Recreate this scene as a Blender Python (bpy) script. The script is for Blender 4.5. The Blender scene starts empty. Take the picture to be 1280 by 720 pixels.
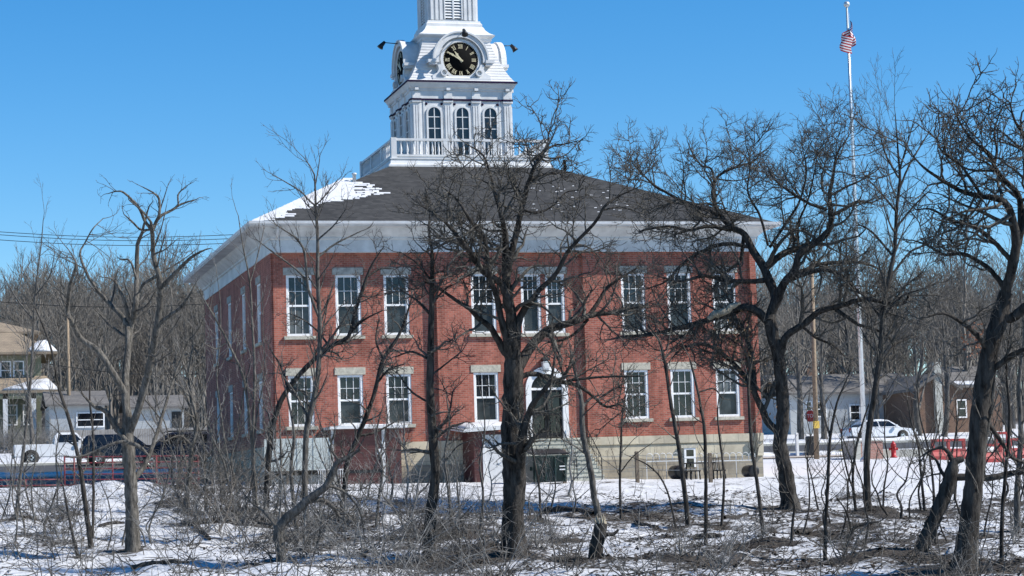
import bpy, bmesh, math, random
import numpy as np
from mathutils import Vector, Matrix, noise
R = math.radians
D = bpy.data
scene = bpy.context.scene
COL = scene.collection
rng = np.random.default_rng(7)
random.seed(7)

# ------------------------------------------------------------------ camera
F = 2738.0
ROLL, PITCH, YAW = -0.0314, 0.0925, 0.2660
CAM = np.array([-14.97, -91.14, -0.45])
_fw = np.array([math.sin(YAW)*math.cos(PITCH), math.cos(YAW)*math.cos(PITCH), math.sin(PITCH)])
_r = np.array([math.cos(YAW), -math.sin(YAW), 0.0])
_u = np.cross(_r, _fw)
CR = math.cos(ROLL)*_r + math.sin(ROLL)*_u
CU = -math.sin(ROLL)*_r + math.cos(ROLL)*_u
def ray(px, py):
    return _fw + (px-640)/F*CR + (360-py)/F*CU
def at(px, py, depth):                      # photo pixel at a distance along the view axis
    return CAM + depth*ray(px, py)
def W(px, py, Y):                           # photo pixel on the upright plane y = Y
    d = ray(px, py); return CAM + d*((Y-CAM[1])/d[1])

# ------------------------------------------------------------------ terrain
_yk = [-400, -92, -70, -45, -31, -19, -8, -3, 0, 20, 27, 38, 45, 60, 80, 120, 200, 320, 500, 900]
_hk = [-2.8, -2.4, -2.45, -2.3, -2.0, -1.25, -.25, -.02, .0, .75, 1.15, 1.85, 2.3, 3.0, 4.2, 6.0, 11, 20, 24, 26]
def hs(x, y):
    h = np.interp(y, _yk, _hk)
    h += np.clip((6-x)/18.0, -.6, 1)*.28*np.clip(1-abs(y+2)/30, 0, 1)
    if y > 120: h *= 1 + .25*math.sin(x*.013+1.5)*min(1, (y-120)/100) * (1 if x < 20 else .6)
    return float(h)
def n2(x, y, s, o=0): return noise.noise(Vector((x*s+o, y*s-o, o*1.7)))
def woodmask(x, y):                          # where the wooded bank is
    m = np.clip((-9-y)/6, 0, 1)*np.clip((y+85)/10, 0, 1)
    if x > 20: m *= np.clip((-14-y)/8, 0, 1)
    return float(m)
def h(x, y):
    z = hs(x, y)
    if -70 < y < 12:
        m = woodmask(x, y)
        near = np.clip((12-y)/6, 0, 1)*np.clip((y+70)/8, 0, 1)
        z += m*(n2(x, y, .22)*.22 + n2(x, y, .7, 3)*.22) + near*(n2(x, y, 1.9, 5)*.095 + n2(x, y, .5, 9)*.05)*(0 if -2.5 < y else 1)
        # ploughed snow bank by the red railing
        b = math.exp(-((x+8)/6.5)**2)*math.exp(-((y+9.5)/3.0)**2)
        z += b*(.35+.35*n2(x, y, .8, 2)+.15*n2(x, y, 2.1, 4))
    return float(z)
def ground_hit(px, py, t0=15.0, t1=260.0):
    d = ray(px, py); t = t0
    while t < t1:
        p = CAM + d*t
        if p[2] <= h(p[0], p[1]): return t
        t += .25
    return t1

# ------------------------------------------------------------------ materials
def mat(name):
    m = D.materials.new(name); m.use_nodes = True
    nt = m.node_tree; b = nt.nodes['Principled BSDF']
    return m, nt, b
def N(nt, t, **k):
    n = nt.nodes.new(t)
    for a, v in k.items(): setattr(n, a, v)
    return n
def L(nt, a, b): nt.links.new(a, b)
def ramp(nt, fac, stops):
    r = N(nt, 'ShaderNodeValToRGB')
    e = r.color_ramp.elements
    while len(e) < len(stops): e.new(.5)
    for i, (p, c) in enumerate(stops):
        e[i].position = p; e[i].color = (*c, 1)
    L(nt, fac, r.inputs[0]); return r.outputs[0]
def coords(nt, scale=(1, 1, 1), kind='Object'):
    tc = N(nt, 'ShaderNodeTexCoord'); mp = N(nt, 'ShaderNodeMapping')
    mp.inputs['Scale'].default_value = scale
    L(nt, tc.outputs[kind], mp.inputs[0]); return mp.outputs[0]
def ntex(nt, vec, scale, detail=4, rough=.6):
    n = N(nt, 'ShaderNodeTexNoise'); n.inputs['Scale'].default_value = scale
    n.inputs['Detail'].default_value = detail; n.inputs['Roughness'].default_value = rough
    if vec is not None: L(nt, vec, n.inputs[0])
    return n.outputs[0]
def bump(nt, b, hgt, strength=.4, dist=.02):
    bp = N(nt, 'ShaderNodeBump'); bp.inputs['Strength'].default_value = strength
    bp.inputs['Distance'].default_value = dist
    L(nt, hgt, bp.inputs['Height']); L(nt, bp.outputs[0], b.inputs['Normal'])
def mixc(nt, fac, a, b, mode='MIX'):
    m = N(nt, 'ShaderNodeMix', data_type='RGBA', blend_type=mode)
    if isinstance(fac, (int, float)): m.inputs[0].default_value = fac
    else: L(nt, fac, m.inputs[0])
    for i, v in ((6, a), (7, b)):
        if isinstance(v, tuple): m.inputs[i].default_value = (*v, 1)
        else: L(nt, v, m.inputs[i])
    return m.outputs[2]
def mathn(nt, op, a, b=None):
    m = N(nt, 'ShaderNodeMath', operation=op)
    for i, v in ((0, a), (1, b)):
        if v is None: continue
        if isinstance(v, (int, float)): m.inputs[i].default_value = v
        else: L(nt, v, m.inputs[i])
    return m.outputs[0]
def simple(name, col, rough=.6, var=.15, scale=6, metal=0, bmp=0, spec=.4):
    m, nt, b = mat(name)
    n = ntex(nt, coords(nt), scale)
    lo = tuple(c*(1-var) for c in col); hi = tuple(min(1, c*(1+var)) for c in col)
    L(nt, ramp(nt, n, [(.3, lo), (.7, hi)]), b.inputs['Base Color'])
    b.inputs['Roughness'].default_value = rough; b.inputs['Metallic'].default_value = metal
    b.inputs['Specular IOR Level'].default_value = spec
    if bmp: bump(nt, b, n, bmp, .02)
    return m
def wallvec(nt):                             # u = x + y, v = z: works on every axis-aligned wall
    g = N(nt, 'ShaderNodeNewGeometry'); s = N(nt, 'ShaderNodeSeparateXYZ'); L(nt, g.outputs['Position'], s.inputs[0])
    c = N(nt, 'ShaderNodeCombineXYZ'); L(nt, mathn(nt, 'ADD', s.outputs[0], s.outputs[1]), c.inputs[0]); L(nt, s.outputs[2], c.inputs[1])
    return c.outputs[0], s, g
def brickmat(name, c1, c2, mortar, bw, bh, ms, stain=.25, rough=.85, bs=.5):
    m, nt, b = mat(name)
    v, s, g = wallvec(nt)
    t = N(nt, 'ShaderNodeTexBrick'); L(nt, v, t.inputs[0])
    t.inputs['Color1'].default_value = (*c1, 1); t.inputs['Color2'].default_value = (*c2, 1); t.inputs['Mortar'].default_value = (*mortar, 1)
    t.inputs['Scale'].default_value = 1; t.inputs['Brick Width'].default_value = bw; t.inputs['Row Height'].default_value = bh
    t.inputs['Mortar Size'].default_value = ms; t.inputs['Bias'].default_value = -.1
    n = ntex(nt, g.outputs['Position'], .55, 6, .65); n2_ = ntex(nt, g.outputs['Position'], 5, 4)
    c = mixc(nt, stain, t.outputs[0], ramp(nt, n, [(.3, (.35, .35, .36)), (.5, (1, 1, 1)), (.75, (1.0, .95, .88))]), 'MULTIPLY')
    mps = N(nt, 'ShaderNodeMapping'); mps.inputs['Scale'].default_value = (1.6, 1.6, .22); L(nt, g.outputs['Position'], mps.inputs[0])
    c = mixc(nt, stain*.8, c, ramp(nt, ntex(nt, mps.outputs[0], 1.3, 5, .65), [(.34, (.42, .40, .40)), (.5, (1, 1, 1)), (.68, (1.2, 1.28, 1.34))]), 'MULTIPLY')
    c = mixc(nt, .5, c, ramp(nt, n2_, [(.3, (.72, .72, .72)), (.7, (1, 1, 1))]), 'MULTIPLY')
    L(nt, c, b.inputs['Base Color']); b.inputs['Roughness'].default_value = rough
    b.inputs['Specular IOR Level'].default_value = .2
    hgt = mathn(nt, 'ADD', mathn(nt, 'MULTIPLY', t.outputs[1], -1.0), mathn(nt, 'MULTIPLY', n2_, .6))
    bump(nt, b, hgt, bs, .012)
    return m
M = {}
M['brick'] = brickmat('red_brick', (.47, .15, .103), (.27, .078, .056), (.38, .22, .17), .23, .085, .012, .6)
M['brick_trim'] = brickmat('pink_brick', (.42, .2, .16), (.36, .17, .13), (.4, .34, .3), .23, .08, .012, .2)
M['brown_brick'] = brickmat('brown_brick', (.2, .11, .07), (.15, .08, .055), (.2, .17, .14), .23, .08, .012, .2)
M['stone'] = brickmat('limestone_ashlar', (.62, .55, .41), (.52, .46, .35), (.4, .36, .28), 1.15, .46, .015, .35)
M['rubble'] = brickmat('rubble_stone', (.40, .34, .25), (.27, .24, .19), (.3, .27, .22), .55, .24, .025, .5, bs=.9)
M['lintel'] = simple('limestone_trim', (.46, .43, .35), .85, .25, 8, bmp=.5)
M['lintel_shaded'] = simple('shaded_limestone_lintel', (.36, .35, .31), .9, .3, 5, bmp=.5)  # limestone greyed: shade under the eave and on the side wall, as colour
M['concrete'] = simple('concrete', (.42, .42, .38), .9, .22, 3, bmp=.3)
M['step'] = simple('step_stone', (.46, .46, .40), .85, .3, 2.2, bmp=.4)
def siding(name, col, row):
    m, nt, b = mat(name)
    v, s, g = wallvec(nt)
    z = mathn(nt, 'FRACT', mathn(nt, 'DIVIDE', s.outputs[2], row))
    n = ntex(nt, g.outputs['Position'], 2.5)
    base = ramp(nt, n, [(.3, tuple(c*.85 for c in col)), (.7, col)])
    L(nt, base, b.inputs['Base Color']); b.inputs['Roughness'].default_value = .5
    bump(nt, b, z, 1.0, row*.22)
    return m
M['white_siding'] = siding('white_clapboard', (.72, .72, .71), .16)
M['white_lap'] = siding('white_lap_siding', (.56, .58, .58), .15)
M['red_siding'] = siding('red_lap_siding', (.105, .034, .032), .15)
M['olive_siding'] = siding('olive_siding', (.22, .23, .15), .14)
M['white'] = simple('white_paint', (.66, .665, .66), .55, .12, 2.2, bmp=.08)
M['white_frame'] = simple('white_window_paint', (.82, .82, .81), .5, .08, 9)
M['grey_trim'] = simple('mottled_grey_white_trim', (.58, .59, .58), .6, .24, 1.1)  # greyer and more mottled than the plain white paint
M['purple'] = simple('dark_purple_trim', (.022, .012, .04), .8, spec=.1)
M['black'] = simple('black_metal', (.012, .012, .013), .45)
M['clock_black'] = simple('clock_black', (.008, .008, .008), .9, spec=.05)
M['gold'] = simple('pale_gilding', (.62, .55, .36), .4, .12, 20)
M['panel'] = simple('pale_grey_panel', (.45, .49, .47), .7, .12, 1.2)
M['dark_green'] = simple('dark_green_steel', (.012, .03, .025), .45, .3, 4)
M['iron'] = simple('galvanised_steel', (.42, .45, .45), .42, .12, 4, .7)
M['alu'] = simple('brushed_aluminium', (.66, .70, .70), .35, .08, 3, .6)
M['wood_post'] = simple('weathered_post', (.15, .12, .09), .9, .35, 9, bmp=.5)
M['pole_wood'] = simple('pole_wood', (.25, .19, .13), .9, .25, 8, bmp=.4)
M['rail_red'] = simple('red_pipe_paint', (.15, .018, .025), .45, .2, 5)
M['hydrant_red'] = simple('hydrant_red', (.38, .02, .025), .4, .15, 8)
M['barrier_red'] = simple('red_plastic', (.36, .055, .05), .45, .18, 3)
M['sign_red'] = simple('sign_red', (.40, .02, .02), .4, .05)
M['yellow'] = simple('kerb_yellow', (.60, .42, .08), .7, .2, 3)
M['rubber'] = simple('tyre_rubber', (.015, .015, .015), .8)
M['car_white'] = simple('white_car_paint', (.75, .76, .77), .2, .03, 1, 0, 0, .6)
M['car_black'] = simple('black_car_paint', (.006, .008, .014), .18, .1, 1, 0, 0, .6)
M['car_blue'] = simple('midnight_car_paint', (.008, .014, .03), .18, .1, 1, 0, 0, .6)
M['flag_red'] = simple('flag_red', (.42, .02, .03), .8, .1)
M['flag_blue'] = simple('flag_blue', (.02, .03, .14), .8, .1)
M['flag_white'] = simple('flag_white', (.78, .78, .78), .8, .05)
M['light_lens'] = simple('lamp_lens', (.6, .6, .58), .2, .05)
M['tail_red'] = simple('tail_lamp', (.35, .01, .01), .2, .05)
def glassmat(name, col, rough=.06, spec=.6):
    m, nt, b = mat(name)
    n = ntex(nt, coords(nt), 1.6, 3)
    L(nt, ramp(nt, n, [(.35, tuple(c*.5 for c in col)), (.65, tuple(c*1.4 for c in col))]), b.inputs['Base Color'])
    b.inputs['Roughness'].default_value = rough; b.inputs['Specular IOR Level'].default_value = spec
    bump(nt, b, ntex(nt, coords(nt), 2.2, 2), .08, .01)
    return m
M['glass'] = glassmat('window_glass', (.014, .018, .022))
M['screen'] = glassmat('screened_glass', (.038, .046, .048), .22, .5)
M['blind'] = glassmat('blind_behind_glass', (.10, .11, .11), .2, .5)
M['car_glass'] = glassmat('car_glass', (.01, .012, .014), .05)
# roof shingles
def shingle(name, c1, c2, row=.16):
    m, nt, b = mat(name)
    g = N(nt, 'ShaderNodeNewGeometry'); s = N(nt, 'ShaderNodeSeparateXYZ'); L(nt, g.outputs['Position'], s.inputs[0])
    c = N(nt, 'ShaderNodeCombineXYZ'); L(nt, mathn(nt, 'ADD', s.outputs[0], mathn(nt, 'MULTIPLY', s.outputs[1], .37)), c.inputs[0]); L(nt, s.outputs[2], c.inputs[1])
    t = N(nt, 'ShaderNodeTexBrick'); L(nt, c.outputs[0], t.inputs[0])
    t.inputs['Color1'].default_value = (*c1, 1); t.inputs['Color2'].default_value = (*c2, 1); t.inputs['Mortar'].default_value = (*[x*.45 for x in c1], 1)
    t.inputs['Scale'].default_value = 1; t.inputs['Brick Width'].default_value = .32; t.inputs['Row Height'].default_value = row*.5
    t.inputs['Mortar Size'].default_value = .008
    n = ntex(nt, g.outputs['Position'], .8, 5, .7)
    L(nt, mixc(nt, .7, t.outputs[0], ramp(nt, n, [(.25, (.55, .55, .55)), (.7, (1.15, 1.12, 1.08))]), 'MULTIPLY'), b.inputs['Base Color'])
    b.inputs['Roughness'].default_value = .9; b.inputs['Specular IOR Level'].default_value = .2
    bump(nt, b, t.outputs[1], -.6, .015)
    return m
M['shingle'] = shingle('charcoal_shingles', (.070, .070, .070), (.040, .041, .042))
M['shingle_tan'] = shingle('tan_shingles', (.32, .26, .19), (.26, .21, .16))
M['shingle_grey'] = shingle('grey_shingles', (.2, .19, .18), (.15, .145, .14))
# snow and ground
m, nt, b = mat('snow'); n = ntex(nt, coords(nt), 3, 6)
L(nt, ramp(nt, n, [(.3, (.54, .55, .57)), (.7, (.63, .63, .63))]), b.inputs['Base Color']); b.inputs['Roughness'].default_value = .7
bump(nt, b, n, .5, .05); M['snow'] = m
m, nt, b = mat('snowy_ground')
at_ = N(nt, 'ShaderNodeAttribute', attribute_name='litter')
g = N(nt, 'ShaderNodeNewGeometry')
mpp = N(nt, 'ShaderNodeMapping'); mpp.inputs['Scale'].default_value = (.75, 1.0, 1.0); L(nt, g.outputs['Position'], mpp.inputs[0])
na = ntex(nt, mpp.outputs[0], 1.5, 8, .7); nb = ntex(nt, mpp.outputs[0], 5.5, 6, .7); nc = ntex(nt, g.outputs['Position'], 14, 4, .6)
mm = mathn(nt, 'ADD', mathn(nt, 'MULTIPLY', na, .55), mathn(nt, 'MULTIPLY', nb, .45))
th = mathn(nt, 'SUBTRACT', mathn(nt, 'ADD', mm, mathn(nt, 'MULTIPLY', at_.outputs['Fac'], .40)), .70)
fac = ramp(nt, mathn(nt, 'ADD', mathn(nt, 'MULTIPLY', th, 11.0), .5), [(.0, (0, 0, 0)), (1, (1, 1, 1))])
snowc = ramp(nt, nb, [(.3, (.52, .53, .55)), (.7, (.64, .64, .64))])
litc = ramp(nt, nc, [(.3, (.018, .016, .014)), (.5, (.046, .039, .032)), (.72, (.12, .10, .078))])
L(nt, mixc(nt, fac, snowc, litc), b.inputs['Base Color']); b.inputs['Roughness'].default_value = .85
b.inputs['Specular IOR Level'].default_value = .2
bump(nt, b, mathn(nt, 'ADD', nb, mathn(nt, 'MULTIPLY', nc, .35)), .8, .08); M['ground'] = m
M['asphalt'] = simple('asphalt', (.055, .056, .06), .8, .25, 2, bmp=.2)
M['walk'] = simple('pale_pavement', (.38, .33, .28), .85, .18, 1.5, bmp=.2)
M['hill'] = simple('leaf_covered_hill', (.095, .08, .062), .95, .4, .15)
def bark(name, lo, hi, sc=14):
    m, nt, b = mat(name)
    n = ntex(nt, coords(nt, (1, 1, .22)), sc, 6, .7); nb_ = ntex(nt, coords(nt), 1.1, 3)
    c = ramp(nt, n, [(.32, lo), (.68, hi)])
    L(nt, mixc(nt, .6, c, ramp(nt, nb_, [(.3, (.6, .6, .6)), (.7, (1.15, 1.15, 1.15))]), 'MULTIPLY'), b.inputs['Base Color'])
    b.inputs['Roughness'].default_value = .95; b.inputs['Specular IOR Level'].default_value = .1
    bump(nt, b, n, 1.0, .09)
    return m
M['bark_oak'] = bark('oak_bark', (.009, .008, .008), (.115, .104, .092), 9)
M['bark_twig'] = bark('oak_twig_bark', (.045, .042, .038), (.23, .215, .19), 20)
M['bark_pale'] = bark('pale_dead_bark', (.035, .032, .028), (.25, .23, .20))
M['bark_grey'] = bark('grey_bark', (.045, .042, .038), (.22, .205, .185))
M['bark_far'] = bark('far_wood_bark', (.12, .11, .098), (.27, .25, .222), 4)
M['brush'] = bark('brush_stems', (.11, .106, .10), (.44, .425, .40), 16)
M['brush_brown'] = bark('brown_brush_stems', (.08, .072, .064), (.30, .27, .235), 16)
M['bare_wood'] = bark('bare_broken_wood', (.38, .32, .23), (.6, .53, .41))
M['leaf_dead'] = simple('dead_leaf', (.26, .16, .085), .8, .4, 9)
M['leaf_litter'] = simple('litter_leaf', (.05, .038, .028), .9, .6, 5)
M['leaf_rust'] = simple('rust_leaf', (.22, .085, .04), .8, .4, 9)

# ------------------------------------------------------------------ mesh builder
class MB:
    def __init__(s): s.v = []; s.f = []; s.m = []; s.mi = 0; s.smooth = False; s.sm = []
    def add(s, vs, fs):
        o = len(s.v); s.v += [tuple(map(float, p)) for p in vs]
        for f in fs: s.f.append(tuple(o+i for i in f)); s.m.append(s.mi); s.sm.append(s.smooth)
        return s
    def box(s, x0, x1, y0, y1, z0, z1):
        return s.add([(x0, y0, z0), (x1, y0, z0), (x1, y1, z0), (x0, y1, z0), (x0, y0, z1), (x1, y0, z1), (x1, y1, z1), (x0, y1, z1)],
                     [(0, 3, 2, 1), (4, 5, 6, 7), (0, 1, 5, 4), (1, 2, 6, 5), (2, 3, 7, 6), (3, 0, 4, 7)])
    def prism(s, poly, axis, a, b):             # poly in the two other axes (x,z for 'y'; y,z for 'x'; x,y for 'z')
        n = len(poly)
        def P(p, c): return {'y': (p[0], c, p[1]), 'x': (c, p[0], p[1]), 'z': (p[0], p[1], c)}[axis]
        vs = [P(p, a) for p in poly]+[P(p, b) for p in poly]
        fs = [tuple(range(n))[::-1], tuple(range(n, 2*n))]+[(i, (i+1) % n, n+(i+1) % n, n+i) for i in range(n)]
        return s.add(vs, fs)
    def loft(s, rings, cap=True):
        n = len(rings[0]); vs = [p for r in rings for p in r]; fs = []
        for k in range(len(rings)-1):
            for i in range(n): fs.append((k*n+i, k*n+(i+1) % n, (k+1)*n+(i+1) % n, (k+1)*n+i))
        if cap: fs += [tuple(range(n))[::-1], tuple(range((len(rings)-1)*n, len(rings)*n))]
        return s.add(vs, fs)
    def sq(s, cx, cy, prof, cap=True):          # square rings: prof = [(half, z)]
        return s.loft([[(cx-a, cy-a, z), (cx+a, cy-a, z), (cx+a, cy+a, z), (cx-a, cy+a, z)] for a, z in prof], cap)
    def lathe(s, cx, cy, prof, n=12):
        s.smooth = True
        s.loft([[(cx+r*math.cos(2*math.pi*i/n), cy+r*math.sin(2*math.pi*i/n), z) for i in range(n)] for r, z in prof])
        s.smooth = False; return s
    def tube(s, pts, r, n=8):
        pts = [np.array(p, float) for p in pts]; rings = []
        for i, p in enumerate(pts):
            t = pts[min(i+1, len(pts)-1)]-pts[max(i-1, 0)]; t /= np.linalg.norm(t)+1e-9
            a = np.array((0, 0, 1.)) if abs(t[2]) < .9 else np.array((1., 0, 0))
            u = np.cross(t, a); u /= np.linalg.norm(u); w = np.cross(t, u)
            rr = r[i] if isinstance(r, (list, tuple)) else r
            rings.append([p+rr*(math.cos(2*math.pi*k/n)*u+math.sin(2*math.pi*k/n)*w) for k in range(n)])
        s.smooth = n > 4; s.loft(rings); s.smooth = False; return s
    def disc(s, c, nrm, r, th, n=24):           # short cylinder centred at c along nrm
        c = np.array(c, float); nrm = np.array(nrm, float); return s.tube([c-nrm*th/2, c+nrm*th/2], r, n)
    def build(s, name, mats, parent=None, loc=None, Mx=None, bevel=0):
        me = D.meshes.new(name)
        vs = np.array(s.v, float).reshape(-1, 3)
        if Mx is not None:
            A = np.array(Mx); vs = vs@A[:3, :3].T+A[:3, 3]
        o = origin_of(parent) if parent else np.array(loc if loc is not None else (0, 0, 0), float)
        me.from_pydata((vs-o).tolist(), [], s.f)
        for m_ in (mats if isinstance(mats, (list, tuple)) else [mats]): me.materials.append(M[m_] if isinstance(m_, str) else m_)
        me.polygons.foreach_set('material_index', s.m); me.polygons.foreach_set('use_smooth', s.sm)
        bm = bmesh.new(); bm.from_mesh(me); bmesh.ops.recalc_face_normals(bm, faces=bm.faces)
        if bevel: bmesh.ops.bevel(bm, geom=bm.edges[:], offset=bevel, segments=2, affect='EDGES', clamp_overlap=True)
        bm.to_mesh(me); bm.free(); me.update()
        ob = D.objects.new(name, me); COL.objects.link(ob)
        if parent: ob.parent = parent
        else: ob.location = o
        return ob
def origin_of(o):
    p = np.zeros(3)
    while o is not None: p += np.array(o.location); o = o.parent
    return p
def empty(name, loc):
    o = D.objects.new(name, None); o.empty_display_size = .3; o.location = loc; COL.objects.link(o); return o
def tag(o, label=None, cat=None, group=None, kind=None):
    if label: o['label'] = label
    if cat: o['category'] = cat
    if group: o['group'] = group
    if kind: o['kind'] = kind
    return o
def thing(name, loc, label, cat, group=None): return tag(empty(name, loc), label, cat, group)
def copy_tree(o, parent=None):
    c = o.copy(); COL.objects.link(c)
    if parent: c.parent = parent
    for ch in o.children: copy_tree(ch, c)
    return c
def raw_mesh(name, V, Fq, mats, smooth=True, mi=None):
    me = D.meshes.new(name); V = np.asarray(V, np.float32); Fq = np.asarray(Fq, np.int32); k = Fq.shape[1]
    me.vertices.add(len(V)); me.vertices.foreach_set('co', V.ravel())
    me.loops.add(Fq.size); me.loops.foreach_set('vertex_index', Fq.ravel())
    me.polygons.add(len(Fq)); me.polygons.foreach_set('loop_start', np.arange(0, Fq.size, k, dtype=np.int32)); me.polygons.foreach_set('loop_total', np.full(len(Fq), k, np.int32))
    me.polygons.foreach_set('use_smooth', np.full(len(Fq), smooth))
    for m_ in mats: me.materials.append(M[m_])
    if mi is not None: me.polygons.foreach_set('material_index', mi)
    me.update(calc_edges=True); me.validate(); return me
# ------------------------------------------------------------------ ground, street
xs_ = sorted(set(np.round(np.concatenate([np.arange(-34, 42.01, .32), np.linspace(-1400, -40, 40), np.linspace(46, 1400, 40)]), 3)))
ys_ = sorted(set(np.round(np.concatenate([np.arange(-72, -2, .3), np.arange(-2, 24, 1.0), [27, 32, 38, 41, 45, 52, 60, 70, 80, 95, 120, 150, 200, 260, 320, 400, 500, 700, 900], np.linspace(-400, -74, 14)]), 3)))
GV = []; LIT = []
for y in ys_:
    for x in xs_:
        GV.append((x, y, h(x, y) if abs(x) < 60 and y < 30 else hs(x, y)))
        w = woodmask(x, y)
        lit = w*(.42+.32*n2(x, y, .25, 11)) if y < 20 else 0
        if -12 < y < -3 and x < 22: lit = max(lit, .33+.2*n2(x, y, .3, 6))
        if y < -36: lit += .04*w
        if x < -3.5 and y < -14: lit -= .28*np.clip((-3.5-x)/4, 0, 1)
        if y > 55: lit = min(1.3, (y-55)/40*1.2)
        if y < -60: lit = max(lit, .85)  # unseen near ground: litter added to dim light bounced off the snow
        if y < 20 and (x < -32 - .12*(y+10) * 0 - 4 or x > 46): lit = .9  # unseen ground at both sides darkened with added litter, for less bounce
        LIT.append(lit)
nx = len(xs_); GF = []
for j in range(len(ys_)-1):
    for i in range(nx-1): GF.append((j*nx+i, j*nx+i+1, (j+1)*nx+i+1, (j+1)*nx+i))
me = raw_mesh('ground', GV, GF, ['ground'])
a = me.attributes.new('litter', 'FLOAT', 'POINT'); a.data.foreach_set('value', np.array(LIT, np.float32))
g = D.objects.new('ground', me); COL.objects.link(g); tag(g, kind='structure')
def strip(name, y0, y1, x0, x1, mt, dz, kind='structure'):
    mb = MB(); X = np.linspace(x0, x1, 60)
    Y = sorted(set([y0, y1]+[q for q in ys_ if y0 < q < y1]))
    vs = [(x, y, hs(x, y)+dz) for y in Y for x in X]; n = len(X)
    mb.add(vs, [(j*n+i, j*n+i+1, (j+1)*n+i+1, (j+1)*n+i) for j in range(len(Y)-1) for i in range(n-1)])
    return tag(mb.build(name, mt), kind=kind)
strip('street', 27.2, 37.6, -160, 190, 'asphalt', .05)
strip('parking_lot', 4.0, 22.7, -60, -1.6, 'asphalt', .06)
strip('pavement', 22.9, 24.6, -160, 190, 'walk', .05)
def kerb(name, y0, y1, hgt, mt, x0, x1):
    mb = MB(); X = np.linspace(x0, x1, 60)
    mb.loft([[(x, y0, hs(x, y0)-.1), (x, y1, hs(x, y1)-.1), (x, y1, hs(x, y1)+hgt), (x, y0, hs(x, y0)+hgt)] for x in X])
    return tag(mb.build(name, mt), kind='structure')
kerb('kerb', 26.95, 27.2, .17, 'concrete', -160, 190)
kerb('kerb', 37.6, 37.85, .17, 'concrete', -160, 190)
c0 = W(1050, 557, 26.9); c1 = W(1066, 557, 26.9)
mb = MB(); mb.box(c0[0], c1[0], 26.9, 27.23, hs(c0[0], 27)+.171, hs(c0[0], 27)+.21); tag(mb.build('yellow_kerb_paint', 'yellow'), kind='structure')
# snow ridges pushed up along the street
for nm, yy, hh in (('snow_ridge', 26.2, .22), ('snow_ridge', 38.8, .35)):
    mb = MB(); X = np.linspace(-120, 150, 420); rings = []
    for x in X:
        t = hh*(.55+.8*max(0, n2(x, yy, .5, 3)+.3)); z = hs(x, yy)
        rings.append([(x, yy-.7, z-.1), (x, yy-.3, z+t*.8), (x, yy+.1, z+t), (x, yy+.6, z-.1)])
    mb.smooth = True; mb.loft(rings); tag(mb.build(nm, 'snow'), kind='structure')

# ------------------------------------------------------------------ courthouse
XL, XR, YB = -.62, 21.0, 22.2
ZF, ZW = 1.77, 9.86
CH = thing('courthouse', (10.1, 0, 0), 'two-storey red brick courthouse on a pale stone base with a white clock tower', 'courthouse')
def wall_holes(mb, u0, u1, v0, v1, holes, depth, T):
    us = sorted(set([u0, u1]+[q for hh in holes for q in hh[:2]])); vs = sorted(set([v0, v1]+[q for hh in holes for q in hh[2:]]))
    for i in range(len(us)-1):
        for j in range(len(vs)-1):
            cu, cv = (us[i]+us[i+1])/2, (vs[j]+vs[j+1])/2
            if any(a < cu < b and c < cv < d for a, b, c, d in holes): continue
            mb.add([T(us[i], 0, vs[j]), T(us[i+1], 0, vs[j]), T(us[i+1], 0, vs[j+1]), T(us[i], 0, vs[j+1])], [(0, 1, 2, 3)])
    for a, b, c, d in holes:
        for p, q in (((a, c), (a, d)), ((b, c), (b, d)), ((a, c), (b, c)), ((a, d), (b, d))):
            mb.add([T(p[0], 0, p[1]), T(q[0], 0, q[1]), T(q[0], depth, q[1]), T(p[0], depth, p[1])], [(0, 1, 2, 3)])
ZU, ZL_ = (6.33, 8.91), (2.53, 4.66)
P2y, P3y, Ry = -.26, -.2, 0.0
WW = 1.09
holesP1 = [(x, x+WW, *z) for x in (0, 2.10, 4.19) for z in (ZU, ZL_)]
holesP2 = [(7.96, 7.96+WW, *z) for z in (ZU, ZL_)]
holesP3 = [(x, x+WW, *z) for x in (14.76, 16.89, 19.0) for z in (ZU, ZL_)]
dl, dr = W(658.5, 500, 0)[0], W(708.5, 500, 0)[0]
dz_sp, dz_top = W(683, 486, 0)[2], W(683, 461.5, 0)[2]
cw = [(W(652, 390, 0)[0], W(676.5, 390, 0)[0]), (W(682.5, 390, 0)[0], W(706.5, 390, 0)[0])]
holesR = [(dl, dr, ZF, dz_top)]+[(a, b, 6.33, 8.91) for a, b in cw]
wl = MB()
def secwall(x0, x1, y, holes): wall_holes(wl, x0, x1, ZF, ZW, holes, .24, lambda u, d, v: (u, y+d, v))
def ret(x, ya, yb): wl.add([(x, ya, ZF), (x, yb, ZF), (x, yb, ZW), (x, ya, ZW)], [(0, 1, 2, 3)])
secwall(XL, -.55, .08, []); ret(-.55, 0, .08)
secwall(-.55, 6.43, 0, holesP1); ret(6.43, P2y, 0)
secwall(6.43, 9.6, P2y, holesP2); ret(9.6, P2y, 0)
secwall(9.6, 13.03, 0, holesR); ret(13.03, P3y, 0)
secwall(13.03, 20.72, P3y, holesP3)
wl.box(20.72, XR, -.42, .5, ZF, ZW-.005)
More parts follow.
